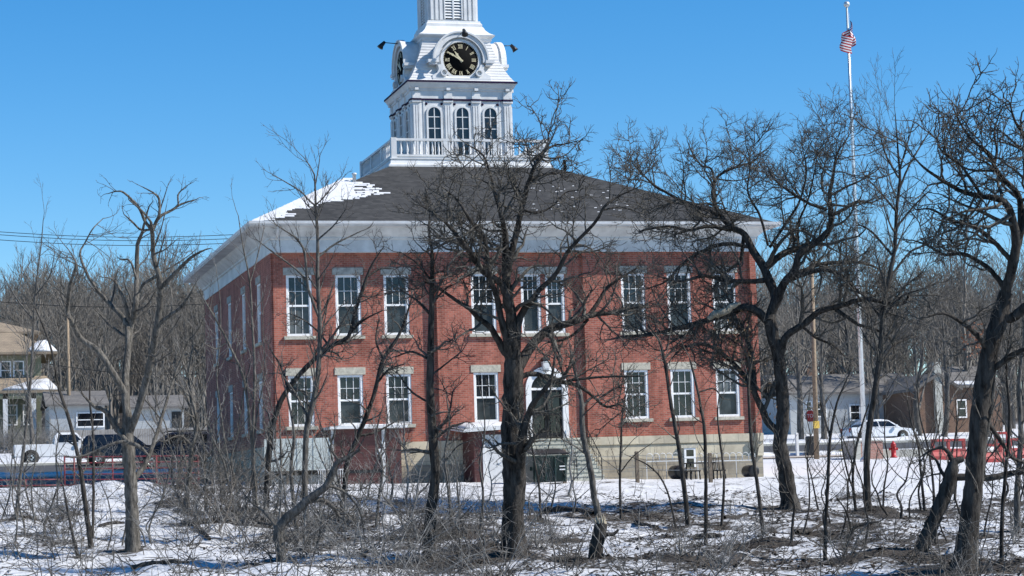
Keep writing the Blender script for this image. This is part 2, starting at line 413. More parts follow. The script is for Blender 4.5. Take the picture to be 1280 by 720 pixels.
# arch spandrels over the door
ac = (dl+dr)/2; ar = (dr-dl)/2
for i in range(16):
    a0, a1 = math.pi*i/16, math.pi*(i+1)/16
    p0 = (ac+ar*math.cos(a0), dz_sp+(dz_top-dz_sp)*math.sin(a0)); p1 = (ac+ar*math.cos(a1), dz_sp+(dz_top-dz_sp)*math.sin(a1))
    wl.add([(p0[0], 0, p0[1]), (p1[0], 0, p1[1]), (p1[0], 0, dz_top), (p0[0], 0, dz_top)], [(0, 1, 2, 3)])
    wl.add([(p0[0], 0, p0[1]), (p1[0], 0, p1[1]), (p1[0], .24, p1[1]), (p0[0], .24, p0[1])], [(0, 1, 2, 3)])
# side and back walls
sideY = [3.1, 7.7, 12.4, 17.2]
holesS = [(-y-WW, -y, *z) for y in sideY for z in (ZU, ZL_)]
wall_holes(wl, -YB, -.08, ZF, ZW, holesS, .24, lambda u, d, v: (XL+d, -u, v))
wall_holes(wl, -YB, -.5, ZF, ZW, [], .24, lambda u, d, v: (XR-d, -u, v))
wall_holes(wl, XL, XR, ZF, ZW, [], .24, lambda u, d, v: (u, YB-d, v))
wl.build('wall', 'brick', CH)
# stone foundation below the brick, with a projecting top course
fd = MB()
for x0, x1, y in ((XL, -.55, .08), (-.55, 6.43, 0), (6.43, 9.6, P2y), (9.6, 13.03, 0), (13.03, 20.72, P3y), (20.72, XR, -.42)):
    fd.box(x0, x1, y-.07, y+.6, .78, ZF-.34); fd.box(x0, x1, y-.13, y+.6, ZF-.34, ZF)
fd.box(XL-.07, XL+.4, .62, YB, .78, ZF); fd.box(XR-.4, XR+.07, .62, YB, .78, ZF); fd.box(XL, XR, YB-.4, YB+.07, .78, ZF)
fd.build('foundation', 'stone', CH)
fb = MB()
for x0, x1, y in ((XL, 6.43, 0), (6.43, 9.6, P2y), (9.6, 13.03, 0), (13.03, XR, P3y)): fb.box(x0, x1, y-.16, y+.6, -1.2, .78)
fb.box(XL-.16, XL+.4, .62, YB, -1.2, .78); fb.box(XR-.4, XR+.12, .62, YB, -.8, .78); fb.box(XL, XR, YB-.4, YB+.07, -.5, .78)
fb.build('foundation_base', 'rubble', CH)

def Tf(x0, y, z0=0): return Matrix.Translation((x0, y, z0))
def Tside(y1): return Matrix.Translation((XL, y1, 0)) @ Matrix.Rotation(-math.pi/2, 4, 'Z')
def window(Mx, w, z0, z1, low='screen', up='glass', lint='lintel', grid=True, wide=.08):
    f = MB(); t = .095; hgt = z1-z0; zm = z0+hgt*.5
    f.box(0, t, .02, .2, z0, z1); f.box(w-t, w, .02, .2, z0, z1); f.box(t, w-t, .02, .2, z1-t, z1); f.box(t, w-t, .02, .2, z0, z0+t*1.1)
    f.box(t, w-t, .07, .14, zm-.04, zm+.04)
    f.box(t, t+.035, .08, .13, z0+t, z1-t); f.box(w-t-.035, w-t, .08, .13, z0+t, z1-t)
    iw = w-2*t
    for k in (1, 2): f.box(t+iw*k/3-.010, t+iw*k/3+.010, .085, .115, zm+.04, z1-t)
    zc = (zm+z1-t)/2+.02; f.box(t, w-t, .086, .114, zc-.01, zc+.01)
    if grid and low != 'screen':
        for k in (1, 2): f.box(t+iw*k/3-.008, t+iw*k/3+.008, .125, .145, z0+t, zm-.04)
    fo = f.build('window', 'white_frame', CH, Mx=Mx)
    p = MB(); p.box(t*.5, w-t*.5, .118, .13, zm, z1-t*.5); p.build('pane', up, fo, Mx=Mx)
    p = MB(); p.box(t*.5, w-t*.5, .148, .16, z0+t*.5, zm); p.build('pane', low, fo, Mx=Mx)
    s = MB(); s.box(-.14, w+.14, -.11, .22, z0-.15, z0-.002); s.build('sill', 'lintel', fo, Mx=Mx, bevel=.012)
    s = MB(); s.box(-.12, w+.12, -.035, .2, z1+.002, z1+.32); s.build('lintel', lint, fo, Mx=Mx, bevel=.012)
    return fo
lows = {0: 'blind', 2.10: 'screen', 4.19: 'screen'}
for x in (0, 2.10, 4.19):
    window(Tf(x, 0), WW, *ZU, lows[x], lint='lintel_shaded'); window(Tf(x, 0), WW, *ZL_, 'screen' if x else 'glass')
window(Tf(7.96, P2y), WW, *ZU, 'screen', lint='lintel_shaded'); window(Tf(7.96, P2y), WW, *ZL_, 'screen')
for i, x in enumerate((14.76, 16.89, 19.0)):
    window(Tf(x, P3y), WW, *ZU, 'blind' if i == 2 else 'screen', lint='lintel_shaded'); window(Tf(x, P3y), WW, *ZL_, 'glass' if i < 2 else 'screen', 'glass' if i < 2 else 'blind')
for a, b in cw: window(Tf(a, 0), b-a, *ZU, 'screen', lint='lintel_shaded')
for y in sideY:
    for z in (ZU, ZL_): window(Tside(y+WW), WW, *z, 'screen', lint='lintel_shaded')
# front door
dm = MB(); n = 16; tj = .2
outer = [(dl-.05, ZF)]+[(ac-(ar+.05)*math.cos(math.pi*i/n), dz_sp+(dz_top-dz_sp+.12)*math.sin(math.pi*i/n)) for i in range(n+1)]+[(dr+.05, ZF)]
inner = [(dl+tj, ZF)]+[(ac-(ar-tj)*math.cos(math.pi*i/n), dz_sp+(dz_top-dz_sp-tj)*math.sin(math.pi*i/n)) for i in range(n+1)]+[(dr-tj, ZF)]
def band(mb, outer, inner, y0, y1):
    k = len(outer)
    for i in range(k-1):
        a, b, c, d = outer[i], outer[i+1], inner[i+1], inner[i]
        mb.add([(p[0], y, p[1]) for y in (y0, y1) for p in (a, b, c, d)], [(0, 1, 2, 3), (7, 6, 5, 4), (0, 4, 5, 1), (2, 6, 7, 3), (1, 5, 6, 2), (3, 7, 4, 0)])
band(dm, outer, inner, -.07, .2)
dm.box(dl+tj, dr-tj, .02, .18, dz_sp-.05, dz_sp+.05)
door = dm.build('entrance_door', 'white_frame', CH)
p = MB(); p.box(dl+tj, dr-tj, .13, .16, dz_sp+.05, dz_top); p.build('transom_pane', 'glass', door)
p = MB(); p.box(dl+tj-.02, dr-tj+.02, .14, .2, ZF, dz_sp-.05); p.build('pane', 'glass', door)
p = MB(); w_ = dr-dl-2*tj
for k in (0, 1):
    xa = dl+tj+k*w_/2+.02; xb = xa+w_/2-.04
    p.box(xa, xa+.07, .08, .135, ZF+.02, dz_sp-.06); p.box(xb-.07, xb, .08, .135, ZF+.02, dz_sp-.06)
    p.box(xa+.07, xb-.07, .08, .135, ZF+.02, ZF+.25); p.box(xa+.07, xb-.07, .08, .135, dz_sp-.15, dz_sp-.06); p.box(xa+.07, xb-.07, .085, .13, ZF+1.0, ZF+1.08)
p.build('door_leaf', 'black', door)
p = MB(); p.tube([(ac-.07, .05, ZF+.8), (ac-.07, .03, ZF+1.0), (ac-.07, .05, ZF+1.3)], .018, 6); p.tube([(ac+.07, .05, ZF+.8), (ac+.07, .03, ZF+1.0), (ac+.07, .05, ZF+1.3)], .018, 6); p.build('handle', 'black', door)
# lantern over the door
la = W(682, 455, -.15); lm = MB()
lm.loft([[(la[0]+sx*q, la[1]+sy*q, z) for sx, sy in ((-1, -1), (1, -1), (1, 1), (-1, 1))] for q, z in ((.08, la[2]-.32), (.13, la[2]-.2), (.15, la[2]+.1), (.05, la[2]+.16))])
lamp = lm.build('wall_lantern', 'white', CH)
lm = MB(); lm.sq(la[0], la[1], [(.17, la[2]+.165), (.15, la[2]+.25), (.03, la[2]+.36)]); lm.box(la[0]-.03, la[0]+.03, la[1], 0, la[2]+.2, la[2]+.25); lm.build('lantern_cap', 'black', lamp)
# basement window
bw0, bw1 = W(856, 575, P3y-.05)[0], W(867, 575, P3y-.05)[0]; bz0, bz1 = W(861, 584, P3y)[2], W(861, 560, P3y)[2]
f = MB()
f.box(bw0-.06, bw0+.03, P3y-.19, P3y-.07, bz0, bz1); f.box(bw1-.03, bw1+.06, P3y-.19, P3y-.07, bz0, bz1); f.box(bw0+.03, bw1-.03, P3y-.19, P3y-.07, bz1-.08, bz1); f.box(bw0+.03, bw1-.03, P3y-.19, P3y-.08, (bz0+bz1)/2-.05, (bz0+bz1)/2+.05)
bo = f.build('basement_window', 'white_frame', CH); f = MB(); f.box(bw0+.03, bw1-.03, P3y-.168, P3y-.1, bz0, bz1-.08); f.build('pane', 'glass', bo)
f = MB(); f.box(bw0-.2, bw1+.2, P3y-.22, P3y-.12, bz1, bz1+.14); f.build('lintel', 'lintel', bo)
# window-well fence row of pale arched boards on the base: left and right of the basement window

# entablature, gutter, downspouts
en = MB()
def rect(o, z, yo=.3): return [(XL-o, -yo-o, z), (XR+o, -yo-o, z), (XR+o, YB+o, z), (XL-o, YB+o, z)]
en.loft([rect(o, z, yf) for o, z, yf in ((.05, 9.85, .3), (.05, 10.38, .3), (.12, 10.42, .3), (.12, 10.5, .3), (.2, 10.56, .3), (.40, 10.74, .3), (.50, 10.86, .3), (.70, 10.88, .22), (1.0, 10.9, .08), (1.0, 10.97, .08))])
en.build('cornice', 'grey_trim', CH)
gt = MB()
gt.prism([(-1.07, 10.93), (-1.17, 10.97), (-1.19, 11.08), (-1.07, 11.08)], 'x', XL-1.06, XR+1.0)
gt.prism([(XL-.95, 10.93), (XL-1.04, 10.97), (XL-1.06, 11.08), (XL-.95, 11.08)], 'y', -1.06, YB+.5)
gt.build('gutter', 'white', CH)
for px in (345.5,):
    q = W(px, 292, -.62); ds = MB(); ds.tube([(q[0], -1.05, 10.98), (q[0], -1.0, 10.75), (q[0], -.6, 10.45)], .06, 8); ds.build('downspout', 'white', CH)

# roof
TX, TY = 10.035, 11.035
ZP = 14.72
rf = MB()
e0 = [(XL-1.02, -1.1, 11.02), (XR+.98, -1.1, 11.02), (XR+.98, YB+.6, 11.02), (XL-1.02, YB+.6, 11.02)]
e1 = [(TX-3.85, TY-3.85, ZP), (TX+3.85, TY-3.85, ZP), (TX+3.85, TY+3.85, ZP), (TX-3.85, TY+3.85, ZP)]
rf.loft([[(p[0], p[1], p[2]-.06) for p in e0], e0, e1]); roof = rf.build('roof', 'shingle', CH)
ky = (ZP-11.02)/(TY-3.85+1.1)
def roofpt(px, py):
    d = ray(px, py); t = (11.02+(CAM[1]+1.1)*ky-CAM[2])/(d[2]-ky*d[1]); return CAM+d*t
for px, py, hh, mt in ((443, 228, .42, 'white'), (706, 209.5, .36, 'black')):
    q = roofpt(px, py); v = MB(); v.lathe(q[0], q[1], [(.08, q[2]-.2), (.08, q[2]+hh-.08), (.11, q[2]+hh-.07), (.11, q[2]+hh)], 8); v.build('roof_vent', mt, roof)
# snow left on the roof, lying along the shingle rows
sn = MB(); sn.smooth = False
edge = [(277, 330, 0), (272, 352, 0), (268, 378, 0), (264, 372, 0), (260, 382, 0), (256, 396, 0), (252, 424, 0), (249, 440, 0), (246, 470, 0), (243, 488, 0), (239, 482, 0), (235, 470, 0), (231, 452, 0), (227, 443, 0), (224, 436, 0)]
row = 276.5
def streak(pxa, pxb, py, th=.035, dy=.95):
    a, b = roofpt(pxa, py), roofpt(pxb, py); c_, d_ = roofpt(pxb, py-dy), roofpt(pxa+.6, py-dy)
    U = np.array((0, -ky, 1.0)); U /= np.linalg.norm(U)
    sn.add([a-U*.03, b-U*.03, c_-U*.03, d_-U*.03, a+U*th*.5, b+U*.01, c_+U*th, d_+U*th], [(0, 3, 2, 1), (4, 5, 6, 7), (0, 1, 5, 4), (1, 2, 6, 5), (2, 3, 7, 6), (3, 0, 4, 7)])
while row > 224:
    xr = np.interp(-row, [-e[0] for e in edge], [e[1] for e in edge])
    xl = np.interp(row, [214, 278], [450, 310.5])+1.0
    xr += random.uniform(-14, 9)
    x = xl
    while x < xr:
        ln = random.uniform(5, 18); fr = (x-xl)/max(1, xr-xl)
        inside = fr < .5 or random.random() < .72
        gapband = 262 < row < 268 and fr > .45
        if inside and not gapband: streak(x, min(x+ln, xr+4), row+random.uniform(-.3, .3))
        x += ln*random.uniform(.93, 1.05)+(random.uniform(0, 5) if fr > .5 else 0)
    row -= .8
for i in range(34):
    px = random.uniform(660, 790); py = random.uniform(232, 266); streak(px, px+random.uniform(1.5, 5), py, .02, .35)
snow_roof = sn.build('roof_snow', 'snow', None, loc=roofpt(400, 250)); tag(snow_roof, 'white snow patch left lying along the left hip of the dark shingle roof', 'snow')

# balustrade
hb = 3.755
pf = MB(); pf.sq(TX, TY, [(3.95, ZP-.04), (3.95, ZP+.06), (3.86, ZP+.1), (3.82, ZP+.3), (3.86, ZP+.33), (3.86, ZP+.38)]); pf.build('platform', 'white', CH)
br = MB()
for a, z0, z1 in ((hb, 15.93, 16.04), (hb-.03, 15.2, 15.28)):
    for s in (-1, 1):
        br.box(TX-a, TX+a, TY+s*(hb-.09)-.09, TY+s*(hb-.09)+.09, z0, z1)
        br.box(TX+s*(hb-.09)-.088, TX+s*(hb-.09)+.088, TY-a+.18, TY+a-.18, z0+.002, z1-.002)
for s in (-1, 1):
    for t in (-1, 1): br.box(TX+s*(hb-.1)-.13, TX+s*(hb-.1)+.13, TY+t*(hb-.1)-.13, TY+t*(hb-.1)+.13, ZP+.38, 16.07)
    for o in (-1.2, 1.2):
        br.box(TX+o-.09, TX+o+.09, TY+s*(hb-.09)-.085, TY+s*(hb-.09)+.085, 15.28, 15.93); br.box(TX+s*(hb-.09)-.085, TX+s*(hb-.09)+.085, TY+o-.09, TY+o+.09, 15.28, 15.93)
for s in (-1, 1):
    br.box(TX-hb+.03, TX+hb-.03, TY+s*(hb-.09)-.05, TY+s*(hb-.09)+.05, ZP+.38, 15.2); br.box(TX+s*(hb-.09)-.05, TX+s*(hb-.09)+.05, TY-hb+.15, TY+hb-.15, ZP+.38, 15.2)
bal = br.build('balustrade', 'white', CH)
prof = [(.05, 15.28), (.05, 15.33), (.03, 15.36), (.062, 15.5), (.05, 15.6), (.028, 15.76), (.045, 15.85), (.05, 15.93)]
b0 = MB(); b0.lathe(0, 0, prof, 8); bo_ = b0.build('baluster', 'white', bal, Mx=Matrix.Translation((TX-3.3, TY-hb+.09, 0))); bl0 = np.array(bo_.location)
k = 0
base = None
for side in range(4):
    for i in range(23):
        o = -3.3+i*.3
        if min(abs(o-1.2), abs(o+1.2)) < .1: continue
        if side == 0 and i == 0: continue
        q = [(TX+o, TY-hb+.09), (TX-hb+.09, TY+o), (TX+o, TY+hb-.09), (TX+hb-.09, TY+o)][side]
        c = bo_.copy(); COL.objects.link(c); c.parent = bal; c.location = (q[0]-(TX-3.3), q[1]-(TY-hb+.09), 0)
# tower stage
hw = 2.385
tw = MB(); tw.sq(TX, TY, [(hw, ZP+.3), (hw, 18.1)])
tw.sq(TX, TY, [(hw+.05, ZP+.35), (hw+.05, 15.35)])
tw.sq(TX, TY, [(hw+.03, 18.16), (hw+.03, 18.55), (hw+.08, 18.58), (hw+.08, 18.66), (hw+.16, 18.7), (hw+.24, 18.86), (hw+.29, 18.9), (hw+.29, 18.95)])
RZ = [Matrix.Translation((TX, TY, 0)) @ Matrix.Rotation(k*math.pi/2, 4, 'Z') for k in (0, -1, 1, 2)]   # front, left, right, back
def addM(mb, src, Mx):
    A = np.array(Mx); vs = np.array(src.v)@A[:3, :3].T+A[:3, 3]
    o = len(mb.v); mb.v += [tuple(p) for p in vs]; mb.f += [tuple(i+o for i in f) for f in src.f]; mb.m += src.m; mb.sm += src.sm
pl = MB()
for o in (-2.22, -.685, .685, 2.22):
    wd = .19 if abs(o) > 1 else .2
    pl.box(o-wd, o+wd, -hw-.04, -hw, 15.35, 18.0)
    for q in (-.12, 0, .12): pl.box(o+q-.042, o+q+.042, -hw-.085, -hw-.04, 15.5, 17.85)
    pl.box(o-wd-.03, o+wd+.03, -hw-.11, -hw, 18.0, 18.1); pl.box(o-wd, o+wd, -hw-.09, -hw-.03, 18.17, 18.54)
    pl.box(o-.09, o+.09, -hw-.2, -hw-.03, 18.56, 18.69)
for o in (-1.37, 0, 1.37):
    for q in (-.48, .48): pl.box(o+q-.04, o+q+.04, -hw-.03, -hw, 15.4, 18.1)
for T_ in RZ: addM(tw, pl, T_)
tower = tw.build('tower_wall', 'white', CH)
ln_ = MB(); ln_.sq(TX, TY, [(hw+.06, 18.09), (hw+.06, 18.175)])
src = MB()
for o in (-2.22, -.685, .685, 2.22): src.box(o-.22, o+.22, -hw-.13, -hw-.06, 18.09, 18.175)
for o in (-1.37, 0, 1.37):
    for q in (-.37, .37): src.disc((o+q, -hw-.02, 17.93), (0, 1, 0), .062, .05, 12)
for T_ in RZ: addM(ln_, src, T_)
ln_.sq(TX, TY, [(hw+.31, 18.92), (hw+.31, 19.01)])
ln_.build('purple_trim', 'purple', tower)
def arch_poly(w, z0, z1, n=12):
    r = w/2; return [(-r, z0)]+[(-r*math.cos(math.pi*i/n), z1-r+r*math.sin(math.pi*i/n)) for i in range(n+1)]+[(r, z0)]
for T_ in RZ:
    for o in (-1.37, 0, 1.37):
        T2 = T_ @ Matrix.Translation((o, 0, 0)); f = MB()
        band(f, arch_poly(.78, 15.45, 17.85), arch_poly(.6, 15.45, 17.76), -hw-.08, -hw)
        f.box(-.022, .022, -hw-.05, -hw-.018, 15.5, 17.76)
        for z in (16.2, 16.75, 17.3): f.box(-.3, .3, -hw-.048, -hw-.02, z-.02, z+.02)
        f.box(-.4, .4, -hw-.12, -hw, 15.36, 15.45)
        w_ = f.build('arched_window', 'white', CH, Mx=T2)
        f = MB(); f.prism(arch_poly(.61, 15.45, 17.765), 'y', -hw-.03, -hw-.012); f.build('pane', 'glass', w_, Mx=T2)
# mansard, upper cornice, cupola
mn = MB(); mp_ = [(2.6, 19.0), (2.44, 19.2), (2.26, 19.52), (2.08, 19.9), (1.92, 20.3), (1.8, 20.6), (1.7, 20.95), (1.66, 21.1)]
pz = [q[1] for q in mp_]; ph = [q[0] for q in mp_]; st = []; z = 19.0
while z < 21.08:
    z1 = min(z+.15, 21.1); st += [(float(np.interp(z, pz, ph))+.022, z), (float(np.interp(z1, pz, ph))+.002, z1-.002)]; z = z1
mn.sq(TX, TY, st); mn.build('mansard_roof', 'white_siding', CH)
uc = MB(); uc.sq(TX, TY, [(1.66, 21.0), (1.68, 21.12), (1.72, 21.16), (1.74, 21.26), (1.86, 21.36), (1.88, 21.42)]); uc.build('upper_cornice', 'white', CH)
fl = MB(); fl.sq(TX, TY, [(1.86, 21.423), (1.66, 21.55), (1.5, 21.72), (1.42, 21.88), (1.4, 21.9)]); fl.build('flared_roof', 'white', CH)
cu = MB(); cu.sq(TX, TY, [(1.38, 21.9), (1.38, 22.05), (1.32, 22.1), (1.3, 22.2), (1.17, 22.22), (1.17, 25.0), (1.3, 25.05), (1.35, 25.3), (1.45, 25.4)])
src = MB()
for o in (-1.05, -.82, -.6, .6, .82, 1.05): src.box(o-.07, o+.07, -1.24, -1.17, 22.25, 25.0)
for T_ in RZ: addM(cu, src, T_)
cup = cu.build('belfry', 'white', CH)
for T_ in RZ:
    f = MB(); f.box(-.46, -.4, -1.25, -1.17, 22.3, 24.6); f.box(.4, .46, -1.25, -1.17, 22.3, 24.6); f.box(-.04, .04, -1.24, -1.17, 22.3, 24.6); f.box(-.46, .46, -1.25, -1.17, 24.6, 24.7)
    for i in range(16):
        z = 22.36+i*.14; f.add([(-.4, -1.235, z), (.4, -1.235, z), (.4, -1.18, z+.1), (-.4, -1.18, z+.1)], [(0, 1, 2, 3)]); f.add([(-.4, -1.235, z), (.4, -1.235, z), (.4, -1.225, z-.015), (-.4, -1.225, z-.015)], [(0, 1, 2, 3)])
    lo = f.build('louvre', 'white', cup, Mx=T_)
    f = MB(); f.box(-.4, .4, -1.178, -1.171, 22.3, 24.6); f.build('louvre_shade_sheet', 'black', cup, Mx=T_)  # black sheet added behind the slats to stand for the shade between them
dm_ = MB(); dm_.lathe(TX, TY, [(1.4, 25.4), (1.3, 25.7), (1.05, 26.3), (.7, 27.0), (.3, 27.8), (.06, 28.4), (.04, 29.8)], 16); dm_.build('belfry_dome', 'white', CH)
# clock dormers
ZC, RC = 20.07, .87
numer = ['XII', 'I', 'II', 'III', 'IIII', 'V', 'VI', 'VII', 'VIII', 'IX', 'X', 'XI']
def numeral(mb, yf, i, tx):
    if True:
        a = math.pi/2-i*math.pi/6
        wch = {'I': .055, 'V': .12, 'X': .12}; tot = sum(wch[c] for c in tx); sc = min(1, .27/tot); x = -tot*sc/2
        def P(u, v):                          # u across, v radial from .54 to .76
            rr = .65+v; tx_, ty_ = math.cos(a), math.sin(a)
            return (tx_*rr+ty_*u, yf, ZC+ty_*rr-tx_*u)
        def bar(u0, v0, u1, v1, w):
            mb.add([P(u0-w, v0), P(u0+w, v0), P(u1+w, v1), P(u1-w, v1)], [(0, 1, 2, 3)])
        for c in tx:
            ww = wch[c]*sc; cx_ = x+ww/2; H = .1
            if c == 'I': bar(cx_, -H, cx_, H, .015*sc)
            if c == 'V': bar(cx_-ww*.36, H, cx_, -H, .018*sc); bar(cx_+ww*.36, H, cx_, -H, .010)
            if c == 'X': bar(cx_-ww*.36, H, cx_+ww*.36, -H, .018*sc); bar(cx_+ww*.36, H, cx_-ww*.36, -H, .010)
            x += ww
        tot2 = tot*sc/2
        for v in (-.1, .1): mb.add([P(-tot2, v-.004), P(tot2, v-.004), P(tot2, v+.004), P(-tot2, v+.004)], [(0, 1, 2, 3)])
for T_ in RZ:
    d = MB(); n = 20; r = 1.16
    vault = [(-r, 19.0)]+[(-r*math.cos(math.pi*i/n), ZC+r*math.sin(math.pi*i/n)) for i in range(n+1)]+[(r, 19.0)]
    d.smooth = False; d.prism(vault, 'y', -2.32, -.9)
    # moulded hood with ears
    def arc(rr, a0, a1, n=26): return [(-rr*math.cos(a0+(a1-a0)*i/n), ZC+rr*math.sin(a0+(a1-a0)*i/n)) for i in range(n+1)]
    band(d, arc(1.30, -.12, math.pi+.12), arc(1.08, -.12, math.pi+.12), -2.50, -1.5)
    band(d, arc(1.38, -.1, math.pi+.1), arc(1.30, -.1, math.pi+.1), -2.56, -2.3)
    for s in (-1, 1):
        d.box(min(s*1.2, s*1.62), max(s*1.2, s*1.62), -2.58, -1.4, ZC-.16, ZC-.02); d.box(min(s*1.2, s*1.52), max(s*1.2, s*1.52), -2.54, -1.4, ZC-.26, ZC-.162)
        sc_ = [(s*.75, 19.16), (s*1.42, 19.16), (s*1.42, 19.3), (s*1.3, 19.36), (s*1.18, 19.42), (s*1.1, 19.6), (s*1.14, 19.8), (s*.95, 19.84), (s*.8, 19.5)]
        d.prism(sc_, 'y', -2.5, -2.2)
    d.box(-1.42, 1.42, -2.56, -1.9, 19.03, 19.16)
    band(d, arc(.99, 0, 2*math.pi), arc(.86, 0, 2*math.pi), -2.42, -2.3)
    dorm = d.build('clock_dormer', 'white', CH, Mx=T_)
    for s in (-1, 1):
        f = MB(); band(f, [(s*.86+.17*math.cos(2*math.pi*i/20), 19.42+.17*math.sin(2*math.pi*i/20)) for i in range(21)], [(s*.86+.11*math.cos(2*math.pi*i/20), 19.42+.11*math.sin(2*math.pi*i/20)) for i in range(21)], -2.6, -2.45); f.build('scroll_ring', 'white', dorm, Mx=T_)
    f = MB(); f.disc((0, -2.35, ZC), (0, 1, 0), .9, .08, 48); f.build('clock_face', 'clock_black', dorm, Mx=T_)
    for i_, tx_ in enumerate(numer):
        f = MB(); numeral(f, -2.398, i_, tx_); f.build('numeral', 'gold', dorm, Mx=T_)
    f = MB()
    for i in range(60):
        a = i*math.pi/30; c, s = math.cos(a), math.sin(a); q = .83
        f.add([(c*(q+e)+s*w2, -2.397, ZC+s*(q+e)-c*w2) for e, w2 in ((-.014, -.014), (-.014, .014), (.014, .014), (.014, -.014))], [(0, 1, 2, 3)])
    f.build('minute_track', 'gold', dorm, Mx=T_)
    for nm, ang, ln, w0, yy in (('minute_hand', 301, .74, .055, -2.43), ('hour_hand', 325, .5, .075, -2.415)):
        a = R(90-ang); c, s = math.cos(a), math.sin(a)
        f = MB(); pr = [(-.12, w0*.8), (0, w0*.75), (ln*.5, w0*.5), (ln*.62, w0*1.05), (ln*.72, w0*.5), (ln, .012)]
        f.prism([(c*u+s*w_, ZC+s*u-c*w_) for u, w_ in pr]+[(c*u-s*w_, ZC+s*u+c*w_) for u, w_ in pr[::-1]], 'y', yy-.006, yy+.006)
        f.build(nm, 'gold', dorm, Mx=T_)
    f = MB(); f.tube([(0, -2.5, ZC+1.22), (0, -3.2, ZC+1.26)], .022, 6)
    f.tube([(0, -3.15, ZC+1.30), (0, -3.32, ZC+1.12), (0, -3.4, ZC+1.0)], [.07, .11, .16], 10)
    f.build('spot_lamp', 'black', dorm, Mx=T_)
# ------------------------------------------------------------------ things beside the courthouse
# white-doored entrance shed
YS = -2.3
def X_(px, py, Y): return W(px, py, Y)[0]
def Z_(px, py, Y): return W(px, py, Y)[2]
sx0, sx1 = X_(592.5, 565, YS), X_(640, 565, YS); sz = Z_(605, 540, YS); g0 = h(sx0+1, YS)-.1
SH = thing('entrance_shed', (sx0+.8, YS, g0), 'small red-sided shed with a white door and snow on its roof, left of the steps', 'shed')
mb = MB(); mb.box(sx0, sx0+.36, YS, -.26, g0, sz); mb.box(sx1-.1, sx1, YS, -.26, g0, sz); mb.box(sx0+.36, sx1-.1, YS+.25, YS+.4, g0, sz); mb.box(sx0+.36, sx1-.1, YS, YS+.2, sz-.1, sz)
mb.build('siding', 'red_siding', SH)
mb = MB(); mb.box(sx0+.37, sx1-.12, YS+.02, YS+.08, g0+.05, sz-.12)
dd = mb.build('door', 'white', SH); mb = MB(); mb.box(sx0+.37, sx0+.47, YS-.03, YS+.02, g0+.05, sz-.1); mb.box(sx1-.22, sx1-.12, YS-.03, YS+.02, g0+.05, sz-.1); mb.build('door_frame', 'white', dd)
mb = MB(); mb.tube([(sx1-.4, YS-.0, g0+1.0), (sx1-.4, YS-.05, g0+1.0), (sx1-.52, YS-.05, g0+1.0)], .02, 6); mb.build('handle', 'alu', dd)
mb = MB(); mb.add([(sx0-.5, YS-.3, sz), (sx1+.15, YS-.3, sz+.1), (sx1+.15, -.3, sz+.25), (sx0-.5, -.3, sz+.15), (sx0-.5, YS-.3, sz+.13), (sx1+.15, YS-.3, sz+.23), (sx1+.15, -.3, sz+.38), (sx0-.5, -.3, sz+.28)], [(0, 3, 2, 1), (4, 5, 6, 7), (0, 1, 5, 4), (1, 2, 6, 5), (2, 3, 7, 6), (3, 0, 4, 7)])
mb.build('shed_roof', 'white', SH)
def snow_slab(name, x0, x1, y0, y1, zf, th, label):
    mb = MB(); mb.smooth = True; nx, ny = 14, 6; top = []; 
    for j in range(ny):
        for i in range(nx):
            x = x0+(x1-x0)*i/(nx-1); y = y0+(y1-y0)*j/(ny-1); e = min(i, nx-1-i, 2)/2*min(j, ny-1-j, 1)
            top.append((x, y, zf(x, y)+.01+th*(.25+.75*e)*(.8+.5*n2(x, y, 1.3, 3))))
    bot = [(p[0], p[1], zf(p[0], p[1])-.005) for p in top]
    f = [(j*nx+i, j*nx+i+1, (j+1)*nx+i+1, (j+1)*nx+i) for j in range(ny-1) for i in range(nx-1)]
    rim = [i for i in range(nx)]+[j*nx+nx-1 for j in range(1, ny)]+[(ny-1)*nx+i for i in range(nx-2, -1, -1)]+[j*nx for j in range(ny-2, 0, -1)]
    n = nx*ny; mb.add(top+bot, f+[tuple(n+q for q in reversed(t)) for t in f]+[(rim[k], n+rim[k], n+rim[(k+1) % len(rim)], rim[(k+1) % len(rim)]) for k in range(len(rim))])
    return tag(mb.build(name, 'snow', None, loc=((x0+x1)/2, (y0+y1)/2, zf(x0, y0))), label, 'snow')
snow_slab('roof_snow', sx0-.4, sx1+.1, YS-.2, -.35, lambda x, y: sz+.13+.1*(x-sx0+.5)/(sx1-sx0+.65)+.15*(y-YS+.3)/2.0, .16, 'rounded snow cap lying on the flat roof of the small red-sided shed')
# red-sided vestibule with a white corner post
YV = -1.6
vx0, vxm, vx1 = X_(416, 565, YV), X_(480.5, 565, YV), X_(506, 565, YV); vz = Z_(450, 536, YV); gv = h(vx0+1, YV)-.1
VE = thing('vestibule', (vx0+1, YV, gv), 'dark red lap-sided vestibule with a white corner post and thin white roof edge', 'vestibule')
mb = MB(); mb.box(vx0, vxm-.12, YV+.02, -.02, gv, vz); mb.box(vxm-.12, vx1, YV+.7, -.02, gv, vz); mb.build('siding', 'red_siding', VE)
mb = MB(); mb.box(vxm-.1, vxm+.03, YV-.04, YV+.09, gv, vz); mb.build('corner_post', 'white', VE)
mb = MB(); mb.box(vx0-.06, vx0+.04, YV-.02, YV+.02, gv, vz); mb.build('corner_board', 'white', VE)
mb = MB(); mb.box(vx0-.15, vx1+.1, YV-.3, -.02, vz+.002, vz+.11); mb.build('vestibule_roof', 'white', VE)
mb = MB(); mb.box(vxm-.32, vxm-.14, YV-.1, YV+.02, Z_(476, 568, YV), Z_(476, 561, YV)); mb.build('meter_box', 'white', VE, bevel=.01)
